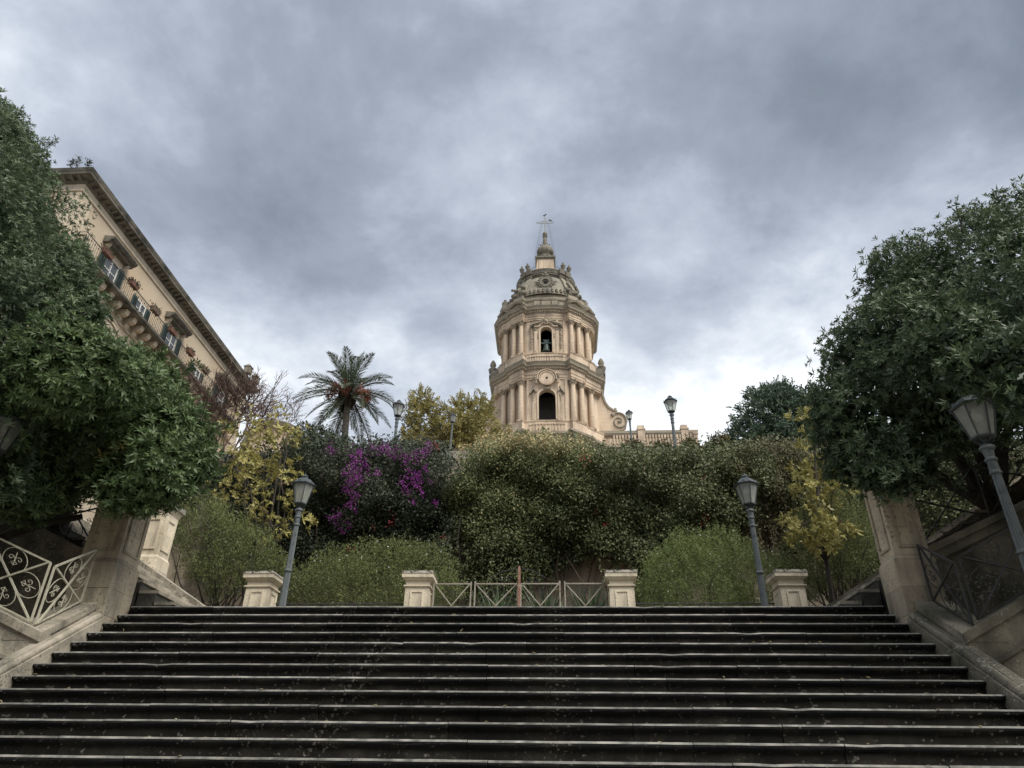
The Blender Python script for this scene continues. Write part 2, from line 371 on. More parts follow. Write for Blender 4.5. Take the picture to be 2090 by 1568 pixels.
def rosettes(tips, axes, k, L, W, tilt=(.5, 1.3)):
    n = len(tips); axes = unit(axes)
    ref = unit(np.cross(axes, rand_dirs(n))); bi = np.cross(axes, ref)
    ang = (np.arange(k)[None, :]*2.399+rng.rand(n, 1)*6.28)
    tl = rng.uniform(*tilt, size=(n, k))
    rad = ref[:, None, :]*np.cos(ang)[..., None]+bi[:, None, :]*np.sin(ang)[..., None]
    d = axes[:, None, :]*np.cos(tl)[..., None]+rad*np.sin(tl)[..., None]
    nr_ = axes[:, None, :]*np.sin(tl)[..., None]-rad*np.cos(tl)[..., None]
    base = np.repeat(tips[:, None, :], k, 1)+axes[:, None, :]*(rng.rand(n, k, 1)-.5)*L*.5
    sc_ = np.repeat(rng.uniform(.55, 1.3, n), k)
    return base.reshape(-1, 3), d.reshape(-1, 3), nr_.reshape(-1, 3), (L*sc_*rng.uniform(.75, 1.2, n*k)), (W*sc_**.5*rng.uniform(.75, 1.15, n*k))
def lobe(px, py, Y, rpx, sy=1.0, sz=1.0):
    c = at(px, py, Y); r = rpx*mpp(c); return (c, np.array([r, r*sy, r*sz]))
def crown_clumps(lobes, m_, keep_in=.1, skin=.22, lump=.14):
    cs = np.array([l[0] for l in lobes]); rs = np.array([l[1] for l in lobes])
    wt = (rs.prod(1))**(2/3); pick = rng.choice(len(lobes), m_*3, p=wt/wt.sum())
    d = rand_dirs(m_*3); ph = rng.rand(3)*6
    f = 1+lump*(np.sin(d[:, 0]*5+ph[0]+pick)*np.sin(d[:, 1]*4+ph[1])+.6*np.sin(d[:, 2]*7+ph[2]+pick*2))
    p = cs[pick]+d*rs[pick]*(f*(1-skin*rng.rand(m_*3)**1.5))[:, None]
    q = np.full(len(p), 9.)
    for j in range(len(lobes)):
        e = np.linalg.norm((p-cs[j])/rs[j], axis=1); e[pick == j] = 9; q = np.minimum(q, e)
    ok = (q > .82) | (rng.rand(len(p)) < keep_in)
    nrm = unit((p-cs[pick])/rs[pick]**2)
    return p[ok][:m_], nrm[ok][:m_]
def crown_tips(lobes, m_, per, spread, **kw):
    c, n = crown_clumps(lobes, m_, **kw)
    m_ = len(c)
    g = np.clip(rng.normal(size=(m_, per, 3)), -1.7, 1.7)*spread
    along = (g*n[:, None, :]).sum(-1, keepdims=True)
    g = g-n[:, None, :]*along*.35
    tips = c[:, None, :]+g
    ax = unit(n[:, None, :]*1.0+g/spread*.45+np.array([0, 0, .25])+rng.normal(size=g.shape)*.25)
    cv = np.repeat(rng.rand(m_, 1), per, 1)
    return tips.reshape(-1, 3), ax.reshape(-1, 3), cv.reshape(-1)
def branch_path(a, b, bend=.12, n=7):
    a = np.array(a, float); b = np.array(b, float); L = np.linalg.norm(b-a); k1 = rng.normal(size=3)*bend*L; out_ = []
    for i in range(n):
        t = i/(n-1); out_.append(a+(b-a)*t+k1*math.sin(PI*t)+rng.normal(size=3)*bend*L*.08*(0 < i < n-1))
    return out_

# ================================================================== GROUND, STAIRS AND WALLS
XL, XR, D0, H0, TR, RI = -5.95, 4.35, 9.835, 3.826, .2656, .165
def nos(Y): return H0-(D0-Y)/TR*RI
def quad_sheet(x0, x1, y0, y1, z): 
    return MB().add([(x0,y0,z),(x1,y0,z),(x1,y1,z),(x0,y1,z)], [(0,1,2,3)])
struct('ground', quad_sheet(-1500, 1500, -1500, 1500, 0), M['paving'])
struct('landing', MB().box(-5.98, 4.38, D0+.28, 14.9, .4, H0-.03), M['paving'])
struct('garden_bed', MB().box(-13, 12, 14.9, 20.4, .4, 4.42), M['soil'])
struct('garden_terrace', MB().box(-40, 40, 20.4, 36.4, .4, 10.6), M['soil'])
struct('upper_terrace', MB().box(-60, 60, 36.4, 60, .4, 18.6), M['soil'])
struct('church_parvis', MB().box(-90, 90, 60, 140, .4, 27.0), M['paving'])

stair = thing('grand_staircase', 'wide flight of dark stone steps with pale worn edges filling the foreground', 'staircase', (-.8, D0, 0))
core = [(D0-22*TR+.06, .01), (D0+.3, .01), (D0+.3, H0-.06)]
for k in range(23):
    core.append((D0-k*TR+.05, H0-k*RI-.05)); core.append((D0-k*TR+.05, H0-(k+1)*RI-.05))
obj('stair_core', MB().prism(core[:-1], 'x', XL+.02, XR-.02), M['riser'], stair)
prof = [(.040, -.004), (.038, .088), (.030, .095), (.024, .103), (.012, .108), (.000, .116), (-.006, .128), (-.006, .145), (.003, .157), (.018, .163), (.05, .165), (.30, .165)]
def step_stone(x0, x1, y, z, seed):
    q = np.random.RandomState(seed); n = max(5, int((x1-x0)/.16)); mb = MB(); xs = np.linspace(x0+.003, x1-.003, n+1)
    dy, dz, ty, tz = q.normal()*.004, q.normal()*.0015, q.normal()*.002, q.normal()*.0008
    vs = []; fs = []; mi = []; m_ = len(prof)
    chips = q.rand(n+1) < .018
    wob = np.cumsum(q.normal(size=n+1))*.0003
    for i, x in enumerate(xs):
        t = i/n-.5
        for j, (py, pz) in enumerate(prof):
            s_ = 1 if 3 <= j <= 9 else 0
            jy = s_*(q.normal()*.0014+(.012 if chips[i] else 0)+abs(wob[i])); jz = (j >= 6)*(q.normal()*.0007-(.007 if chips[i] and j < 11 else 0))
            vs.append((x, y+py+dy+ty*t*2+jy, z-.165+pz+dz*(j > 1)+tz*t*2*(j > 1)+jz))
    for i in range(n):
        for j in range(m_-1):
            mb.f.append([i*m_+j, (i+1)*m_+j, (i+1)*m_+j+1, i*m_+j+1]); mb.mi.append(1 if j >= 7 else (2 if j == 0 else 0))
    mb.f.append(list(range(m_))); mb.mi.append(0); mb.f.append([n*m_+j for j in range(m_)][::-1]); mb.mi.append(0)
    mb.v = [tuple(v) for v in vs]; return mb
for k in range(23):
    y, z = D0-k*TR, H0-k*RI
    st = sub('step', stair, (-.8, y, z-.1))
    x = XL; cuts = [XL]
    while x < XR-1.9:
        x += rng.uniform(1.1, 2.3); cuts.append(x)
    cuts.append(XR)
    for a, b in zip(cuts[:-1], cuts[1:]):
        obj('step_stone', step_stone(a, b, y, z, rng.randint(1 << 30)), [M['riser'], M['tread'], M['riserP']], st)

# fallen leaves and bits of twig lying on the steps
n_ = 150; kk_ = rng.randint(0, 21, n_); bx_ = rng.uniform(XL+.1, XR-.1, n_)
lb = np.stack([bx_, D0-kk_*TR+rng.uniform(.0, .10, n_), H0-kk_*RI+.004+0*bx_], 1)
lit = leaves('leaf_litter', lb, rng.normal(size=(n_, 3))*(1, 1, .12)+(0, 0, .05), np.tile((0, 0, 1.), (n_, 1))+rand_dirs(n_)*.3, rng.uniform(.03, .075, n_), .022, M['ivyT'], None, kind='stuff')
lit['label'] = 'dry fallen leaves scattered along the step edges'; lit['category'] = 'leaves'
# ---- iron railing panels
def spiral(c, r, turns, a0, s=1, n=16):
    return [(c[0]+r*(1-.82*i/n)*math.cos(a0+s*turns*2*PI*i/n), c[1]+r*(1-.82*i/n)*math.sin(a0+s*turns*2*PI*i/n)) for i in range(n+1)]
def rail_panel(parent, O, U, w_, h, mt, t=.013, posts=(1, 1), rails=(1, 1), scroll=True, smat=None):
    O = np.array(O, float); U = np.array(U, float); Z = np.array([0, 0, 1.]); U2 = U*np.array([1, 1, 0]); U2 = U2/np.linalg.norm(U2); nrm = np.cross(U2, Z)
    P = lambda u, v, d=0: O+U*u+Z*v+nrm*d
    pan = sub('railing_panel', parent, O)
    def bar(nm, pts, r, par=pan, d=0, n=4): return obj(nm, MB().tube([P(a, b, d) for a, b in pts], r, n), mt, par)
    if rails[0]: bar('top_rail', [(0, h), (w_, h)], t*1.25)
    if rails[1]: bar('bottom_rail', [(0, 0), (w_, 0)], t)
    if posts[0]: bar('post', [(0, 0), (0, h)], t*1.15)
    if posts[1]: bar('post', [(w_, 0), (w_, h)], t*1.15)
    e = t*1.2
    bar('diagonal_bar', [(e, 0), (w_-e, h)], t*1.1, d=t*.5); bar('diagonal_bar', [(e, h), (w_-e, 0)], t*1.1, d=-t*.5)
    if scroll:
        for ang, ax, rr in ((PI/2, h, w_), (0, w_, h), (-PI/2, h, w_), (PI, w_, h)):
            dx, dy = math.cos(ang), math.sin(ang)
            cu, cv = w_/2+dx*w_*.285, h/2+dy*h*.285
            ru, rv = (w_*.19, h*.20) if abs(dy) > .5 else (w_*.19, h*.20)
            lp = [(cu+ru*math.cos(ang+a), cv+rv*math.sin(ang+a)) for a in np.linspace(-2.25, 2.25, 17)]
            s_ = obj('scroll', MB().tube([P(a, b) for a, b in lp], t*.42, 4), smat or mt, pan)
            k = MB()
            R_ = lambda a, b: P(cu+(dx*a-dy*b)*w_, cv+(dy*a+dx*b)*h)
            for sgn in (-1, 1):
                k.tube([R_(.11-.09*i/12*1.0+.0, 0)+0*Z if False else R_(.02+c_[0]*1.0, sgn*.065+c_[1]) for i, c_ in enumerate(spiral((0, 0), .05, 1.1, -sgn*PI/2, sgn, 12))], t*.36, 4)
            k.tube([R_(.13, 0), R_(-.02, 0), R_(-.10, 0)], [t*.4, t*.6, t*.25], 4)
            k.tube([R_(-.05, .05), R_(-.09, 0), R_(-.05, -.05), R_(-.02, 0), R_(-.05, .05)], t*.33, 4)
            obj('fleur_ornament', k, smat or mt, s_)
    return pan

# ---- side string walls, coping, piers and their railings
def slope_box(mb, xa, xb, y0, y1, off0, off1):   # a bar that follows the stair pitch
    return mb.hexa([(xa,y0,nos(y0)+off0),(xb,y0,nos(y0)+off0),(xb,y1,nos(y1)+off0),(xa,y1,nos(y1)+off0)],
                   [(xa,y0,nos(y0)+off1),(xb,y0,nos(y0)+off1),(xb,y1,nos(y1)+off1),(xa,y1,nos(y1)+off1)])
def cross_box(mb, xa, za, xb, zb, y0, y1, t):    # a bar rising sideways, top edge from (xa,za) to (xb,zb)
    return mb.hexa([(xa,y0,za-t),(xb,y0,zb-t),(xb,y1,zb-t),(xa,y1,za-t)], [(xa,y0,za),(xb,y0,zb),(xb,y1,zb),(xa,y1,za)])
def side_wall(s, xe, YC, slopeB, m1, lab, ironmat, lab_rail):
    """s=-1 left of the stairs, +1 right; xe = end of the steps; YC = where the coping turns outwards"""
    T_ = thing('stair_side_wall', lab, 'wall', (xe+s*.3, YC, 0))
    X = lambda d: xe+s*d
    def xb(a, b): return (min(X(a), X(b)), max(X(a), X(b)))
    # body under the roll moulding and the body that carries the coping
    yy = np.linspace(3.7, 9.3, 8)
    for a, b in zip(yy[:-1], yy[1:]):
        mb = MB(); slope_box(mb, *xb(.002, .10), a+.002, b-.002, -.75, .055+rng.uniform(-.004, .004)); obj('base_stone', mb, m1, T_)
        mb = MB(); mb.tube([(X(.075), a+.003, nos(a)+.085), (X(.075), b-.003, nos(b)+.085)], .045, 10); obj('roll_moulding', mb, m1, T_, smooth=True)
        mb = MB(); slope_box(mb, *xb(.10, .22), a+.001, b-.001, -.7, .135); obj('ledge_stone', mb, m1, T_)
    mb = MB(); slope_box(mb, *xb(.16, .56), YC+.012, 9.30, -.9, .17); obj('wall_core', mb, m1, T_)
    yy = [YC, YC+.33, YC+.62, 9.3]
    for a, b in zip(yy[:-1], yy[1:]):
        mb = MB(); slope_box(mb, *xb(.135+rng.uniform(-.004, .004), .60), a+.002, b-.002, .172, .262); obj('coping_stone', mb, m1, T_)
    # the cross wall that rises outwards
    zc0 = nos(YC)+.262; x0 = X(.135); x1 = X(5.2)
    zz = lambda x: zc0+abs(x-x0)*slopeB
    cuts = np.linspace(.135, 5.2, 7)
    for a, b in zip(cuts[:-1], cuts[1:]):
        mb = MB(); cross_box(mb, X(a+.002), zz(X(a+.002)), X(b-.002), zz(X(b-.002)), YC-.03, YC+.34, .105); obj('coping_stone', mb, m1, T_)
        mb = MB(); xa, xq = X(a+.004), X(b-.004)
        mb.hexa([(xa,YC+.006,1.2),(xq,YC+.006,1.2),(xq,YC+.30,1.2),(xa,YC+.30,1.2)], [(xa,YC+.006,zz(xa)-.107),(xq,YC+.006,zz(xq)-.107),(xq,YC+.30,zz(xq)-.107),(xa,YC+.30,zz(xa)-.107)])
        obj('wall_stone', mb, m1, T_)
        mb = MB(); cross_box(mb, X(a+.06), zz(X(a))-.37, X(b+.06), zz(X(b))-.37, YC-.03, YC+.004, .05); obj('band_moulding', mb, m1, T_)
    # railing
    G = thing('iron_railing', lab_rail, 'railing', (X(.34), YC+.1, zz(X(.34))))
    ya = YC+.13; xr = X(.35)
    rail_panel(G, (xr, ya, nos(ya)+.30), (0, 1, RI/TR), 9.24-ya, .70, ironmat)
    U = (s, 0, slopeB)
    for i in range(3):
        rail_panel(G, (xr+s*(.07+i*1.0), ya, zz(xr+s*(.07+i*1.0))+.035), U, .98, .72, ironmat, posts=(1, i == 2))
    return T_
side_wall(-1, XL, 8.40, .40, M['lime'], 'pale limestone string wall with coping at the left end of the steps', M['ironLit'], 'iron railing, falling light in its colour, with crossed bars and scrolls beside the left pier')
side_wall(1, XR, 8.40, .50, M['limeD'], 'lichen-spotted grey string wall at the right end of the steps', M['iron'], 'iron railing, backlit shade in its colour, with crossed bars and scrolls beside the right pier')  # right railing takes the black iron: its backlit shade put into the colour

def panel_frame(mb, axis, sgn, c, a0, a1, z0, z1, t=.035, d=.018):
    """raised rectangular moulding on a face; axis 'x' or 'y' = the face's normal"""
    for (p, q, r_, s_) in ((a0, a1, z0, z0+t), (a0, a1, z1-t, z1), (a0, a0+t, z0+t, z1-t), (a1-t, a1, z0+t, z1-t)):
        if axis == 'y': mb.box(p, q, min(c, c+sgn*d), max(c, c+sgn*d), r_, s_)
        else: mb.box(min(c, c+sgn*d), max(c, c+sgn*d), p, q, r_, s_)
    return mb
def pier(name, label, x0, x1, y0, y1, z0, z1, mt, capm, inner, capw=.07):
    T_ = thing(name, label, 'pier', ((x0+x1)/2, (y0+y1)/2, z0))
    e = .03; zb = z0+.75 if z1-z0 > 1.7 else z0+.25
    zc_ = [z0-.6]+list(np.linspace(z0+.05, zb, 3 if zb-z0 > .5 else 2))
    for a, b in zip(zc_[:-1], zc_[1:]):
        e_ = rng.uniform(-.004, .004, 4); obj('plinth_block', MB().box(x0-e+e_[0], x1+e+e_[1], y0-e+e_[2], y1+e+e_[3], a+.002, b-.002), mt, T_)
    obj('plinth_moulding', MB().hexa([(x0-e,y0-e,zb+.001),(x1+e,y0-e,zb+.001),(x1+e,y1+e,zb+.001),(x0-e,y1+e,zb+.001)], [(x0,y0,zb+.06),(x1,y0,zb+.06),(x1,y1,zb+.06),(x0,y1,zb+.06)]), mt, T_)
    zz_ = list(np.linspace(zb+.061, z1-.26, 4 if z1-z0 > 1.7 else 3))
    for a, b in zip(zz_[:-1], zz_[1:]):
        e_ = rng.uniform(-.003, .003, 4)
        obj('shaft_block', MB().box(x0+e_[0], x1+e_[1], y0+e_[2], y1+e_[3], a+.002, b-.002), mt, T_)
    fr = MB(); panel_frame(fr, 'y', -1, y0-.001, x0+.07, x1-.07, zb+.16, z1-.36)
    panel_frame(fr, 'x', inner, (x1+.001) if inner > 0 else (x0-.001), y0+.07, y1-.07, zb+.16, z1-.36)
    obj('panel_moulding', fr, mt, T_)
    obj('neck_moulding', MB().hexa([(x0,y0,z1-.259),(x1,y0,z1-.259),(x1,y1,z1-.259),(x0,y1,z1-.259)], [(x0-capw*.7,y0-capw*.7,z1-.14),(x1+capw*.7,y0-capw*.7,z1-.14),(x1+capw*.7,y1+capw*.7,z1-.14),(x0-capw*.7,y1+capw*.7,z1-.14)]), mt, T_)
    obj('cap', MB().box(x0-capw, x1+capw, y0-capw, y1+capw, z1-.139, z1-.05).hexa([(x0-capw+.004,y0-capw+.004,z1-.05),(x1+capw-.004,y0-capw+.004,z1-.05),(x1+capw-.004,y1+capw-.004,z1-.05),(x0-capw+.004,y1+capw-.004,z1-.05)], [(x0+.02,y0+.02,z1),(x1-.02,y0+.02,z1),(x1-.02,y1-.02,z1),(x0+.02,y1-.02,z1)]), capm, T_)
    return T_
pier('stone_pier', 'tall pale stone pier at the top left of the steps beside the left railing', -6.56, -6.03, 9.33, 9.86, 3.55, 5.75, M['pier'], M['pedcap'], 1)
pier('stone_pier', 'tall panelled stone pier at the top right of the steps, half under the tree', 4.43, 4.88, 9.34, 9.80, 3.55, 5.75, M['pier'], M['pedcap'], -1)
pier('stone_pier', 'shorter stone pier with moulded cap behind the left pier, above the sloping coping', -7.75, -7.33, 12.47, 12.9, 5.05, 6.42, M['ped'], M['pedcap'], 1)

# ---- side flights that rise left and right from the landing
def side_flight(s, xs, lab, labw, labr):
    T_ = thing('side_stairs', lab, 'staircase', (xs, 11, H0))
    for i in range(20):
        xa, xq = xs-s*.22+s*i*.275, xs-s*.22+s*(i+1)*.275+s*.02
        mb = MB(); z = H0-.03+(i+1)*.162
        mb.box(min(xa, xq), max(xa, xq), 10.14, 12.15, z-.16-.3, z-.045, 0); mb.box(min(xa-s*.025, xq), max(xa-s*.025, xq), 10.14, 12.15, z-.044, z, 1)
        obj('step', mb, [M['stepD'], M['lime']], T_)
    W_ = thing('sloping_coping_wall', labw, 'wall', (xs, 12.3, H0))
    sl = .162/.275; z0 = H0+.34; n = 6; L0 = 5.4
    for i in range(n):
        a, b = xs+s*(i*L0/n-.25), xs+s*((i+1)*L0/n-.255)
        mb = MB(); za, zb = z0+abs(a-xs)*sl*(1 if i else -1), z0+abs(b-xs)*sl
        cross_box(mb, a, za, b, zb, 12.16, 12.52, .10); obj('coping_stone', mb, M['lime'], W_)
        mb = MB(); mb.hexa([(a,12.2,3.5),(b,12.2,3.5),(b,12.48,3.5),(a,12.48,3.5)], [(a,12.2,za-.102),(b,12.2,zb-.102),(b,12.48,zb-.102),(a,12.48,za-.102)]); obj('wall_stone', mb, M['limeD'], W_)
    F_ = thing('front_coping_wall', labr, 'wall', (xs+s*.9, 9.95, H0))
    xa = (4.90 if s > 0 else -6.58); z0 = 4.50; sl = .44
    zz = lambda x: z0+abs(x-xa)*sl
    cuts = np.linspace(0, 5, 6)
    for a, b in zip(cuts[:-1], cuts[1:]):
        p, q = xa+s*(a+.002), xa+s*(b-.002)
        mb = MB(); cross_box(mb, p, zz(p), q, zz(q), 9.60, 10.05, .10); obj('coping_stone', mb, M['limeD'], F_)
        mb = MB(); cross_box(mb, p, zz(p)-.102, q, zz(q)-.102, 9.64, 10.02, .12); obj('coping_moulding', mb, M['limeD'], F_)
        mb = MB(); mb.hexa([(p,9.70,2.6),(q,9.70,2.6),(q,9.98,2.6),(p,9.98,2.6)], [(p,9.70,zz(p)-.224),(q,9.70,zz(q)-.224),(q,9.98,zz(q)-.224),(p,9.98,zz(p)-.224)]); obj('wall_stone', mb, M['limeD'], F_)
    G = thing('iron_railing', ('iron railing above the dark sloping coping behind the right pier' if s > 0 else 'shaded iron railing on the coping behind the left pier, under the tree'), 'railing', (xa, 9.9, z0))
    for i in range(4):
        p = xa+s*(.12+i*1.1)
        rail_panel(G, (p, 9.86, zz(p)+.04), (s, 0, sl), 1.08, .74, M['iron'], posts=(1, i == 3))
side_flight(-1, -5.75, 'narrow dark flight climbing to the left behind the left pier', 'sloping stone coping wall falling to the landing beside the left flight', 'shaded sloping coping wall behind the left pier')
side_flight(1, 4.15, 'flight climbing to the right behind the right pier', 'sloping stone coping wall rising behind the right pier', 'dark moulded sloping coping wall right of the right pier')
for s, x0, x1 in ((-1, -11.2, -6.5), (1, 4.85, 9.6)):
    struct('side_terrace', MB().box(x0, x1, 8.7, 9.7, .4, 3.15), M['paving'])
    struct('lamp_plinth', MB().box(*((-7.6, -6.75) if s < 0 else (4.72, 5.55)), 7.45, 8.38, .02, 2.4), M['limeD'])

# ---- pedestals, low rail and gate at the back of the landing
PY = 14.05
peds = [-5.87, -2.69, 1.29, 4.50]
plab = ['leftmost cream stone pedestal on the landing, next to the left lamp', 'cream stone pedestal left of the rusty iron gate, grey cap', 'cream stone pedestal right of the rusty iron gate, grey cap', 'rightmost cream stone pedestal on the landing, next to the right lamp']
def pedestal():
    T_ = thing('stone_pedestal', plab[0], 'pedestal', (0, 0, 0), 'cream pedestals along the landing')
    b = .235
    obj('base', MB().box(-b-.05, b+.05, -b-.05, b+.05, 0, .28), M['ped'], T_, local=True)
    obj('shaft', MB().box(-b, b, -b, b, .281, 1.30), M['ped'], T_, local=True)
    fr = MB()
    for ax, sg in (('y', -1), ('y', 1), ('x', -1), ('x', 1)): panel_frame(fr, ax, sg, sg*(b+.001), -.13, .13, .45, 1.22, .03, .014)
    obj('panel_moulding', fr, M['ped'], T_, local=True)
    def fl(z0, z1, a, c, mt, nm): return obj(nm, MB().hexa([(-a,-a,z0),(a,-a,z0),(a,a,z0),(-a,a,z0)], [(-c,-c,z1),(c,-c,z1),(c,c,z1),(-c,c,z1)]), mt, T_, local=True)
    fl(1.301, 1.325, b+.03, b+.03, M['ped'], 'neck_band'); fl(1.326, 1.42, b-.005, b-.005, M['ped'], 'frieze'); fl(1.421, 1.47, b+.01, b+.065, M['ped'], 'moulding')
    fl(1.471, 1.545, b+.072, b+.075, M['ped'], 'cornice'); fl(1.546, 1.60, b+.085, b+.06, M['pedcap'], 'cap')
    return T_
p0 = pedestal()
for i, x in enumerate(peds):
    p = p0 if i == 0 else copy_tree(p0); p.location = (x, PY, H0-.03); p['label'] = plab[i]
    p.rotation_euler.z = (-.03, .02, -.02, .03)[i]
for a, b, lab in ((-5.6, -2.98, 'thin low iron rail between the left pedestals'), (1.56, 4.23, 'thin low iron rail between the right pedestals')):
    T_ = thing('low_rail', lab, 'railing', ((a+b)/2, PY+.1, H0))
    obj('rail', MB().tube([(a, PY+.12, 4.845), ((a+b)/2, PY+.12, 4.84), (b, PY+.12, 4.845)], .014, 6), M['iron'], T_)
    for k in range(4):
        x = a+(b-a)*(k+.5)/4; obj('post', MB().tube([(x, PY+.12, H0-.1), (x, PY+.12, 4.84)], .014, 4), M['iron'], T_)
FZ = 4.36; FH = .85; FYg = PY+.02
px_ = [-2.40, -1.66, -1.58, -.735, -.665, .10, .20, .99]
for (a, b, lab, mt) in ((px_[0], px_[1], 'grey iron fence panel between left pedestal and gate', M['ironG']), (px_[6], px_[7], 'grey iron fence panel between gate and right pedestal', M['ironG'])):
    G = thing('iron_fence', lab, 'fence', (a, FYg, H0))
    rail_panel(G, (a, FYg, FZ), (1, 0, 0), b-a, FH, mt, t=.014, smat=M['iron'])
    for x in (a, b): obj('fence_post', MB().tube([(x, FYg+.03, H0-.05), (x, FYg+.03, FZ+FH+.05)], .019, 4), mt, G)
G = thing('iron_gate', 'double iron gate with crossed bars, arched crest and rusty centre post', 'gate', (-.7, FYg, H0))
for a, b, sg in ((px_[2], px_[3], 1), (px_[4], px_[5], -1)):
    pn = rail_panel(G, (a, FYg, FZ), (1, 0, 0), b-a, FH, M['ironG'], t=.014, smat=M['iron'])
    xs_ = (lambda t: a+(b-a)*t) if sg > 0 else (lambda t: b-(b-a)*t)
    crest = MB().tube([(xs_(t), FYg, FZ+FH+.29*math.sin(min(1, t/.92)*PI/2)**1.6) for t in np.linspace(.35, .97, 10)], .010, 4)
    for t in (.62, .80): crest.tube([(xs_(t)+c[0]*1.0, FYg, FZ+FH+.09+c[1]) for c in spiral((0, 0), .065, 1.2, 0, sg)], .007, 4)
    obj('crest_scroll', crest, M['iron'], pn)
obj('centre_post', MB().box(-.725, -.675, FYg-.03, FYg+.02, H0-.05, 5.50).hexa([(-.725,FYg-.03,5.5),(-.675,FYg-.03,5.5),(-.675,FYg+.02,5.5),(-.725,FYg+.02,5.5)], [(-.715,FYg-.02,5.56),(-.685,FYg-.02,5.56),(-.685,FYg+.01,5.56),(-.715,FYg+.01,5.56)]), M['rust'], G)
for x in (px_[2], px_[5]): obj('hinge_post', MB().tube([(x, FYg+.03, H0-.05), (x, FYg+.03, FZ+FH+.06)], .022, 4), M['ironG'], G)
obj('kerb_wall', MB().box(-5.6, 4.2, PY+.25, PY+.84, H0-.05, 4.42), M['limeD'])
tag(bpy.data.objects['kerb_wall'], 'low stone kerb wall behind the gate and pedestals', 'wall')

# ---- house added across the street, unseen behind the viewer, to shade the stair foot
SH = thing('added_shade_house', 'unseen plastered house added across the road to shade the staircase', 'house', (0, -9, 0))
obj('wall', MB().box(-28, 28, -16, -9, 0, 13.2), M['plaster'], SH); obj('eaves', MB().box(-28.4, 28.4, -16.4, -8.5, 13.201, 13.6), M['cornice'], SH)
for i in range(9):
    for z in (4.6, 8.8):
        x = -24+6*i; wq = obj('window', MB().box(x-.6, x+.6, -8.998, -8.95, z, z+2.1), M['shutter'], SH); obj('sill', MB().box(x-.75, x+.75, -8.997, -8.8, z-.16, z-.001), M['plasterP'], wq)
    obj('door', MB().box(-24+6*i-.7, -24+6*i+.7, -8.998, -8.94, 0, 2.7), M['shutterB'], SH)

# ---- retaining wall behind the garden bed, uneven rubble face
rw = MB(); nx, nz = 90, 28; q = np.random.RandomState(3)
for i in range(nx+1):
    for j in range(nz+1):
        x = -13+25*i/nx; z = 3.6+7.1*j/nz
        rw.v.append((x, 19.95+.05*math.sin(x*2.1+z)*math.sin(z*1.7)+q.normal()*.035+(z-3.6)*.03, z))
for i in range(nx):
    for j in range(nz): a = i*(nz+1)+j; rw.f.append([a, a+nz+1, a+nz+2, a+1]); rw.mi.append(0)
T_ = thing('retaining_wall', 'old ochre rubble garden wall showing through the creepers behind the gate', 'wall', (0, 20, 3.6))
obj('wall_face', rw, M['rwall'], T_)
obj('parapet', MB().box(-13, 12, 20.2, 20.55, 10.4, 10.95), M['lime'], T_)

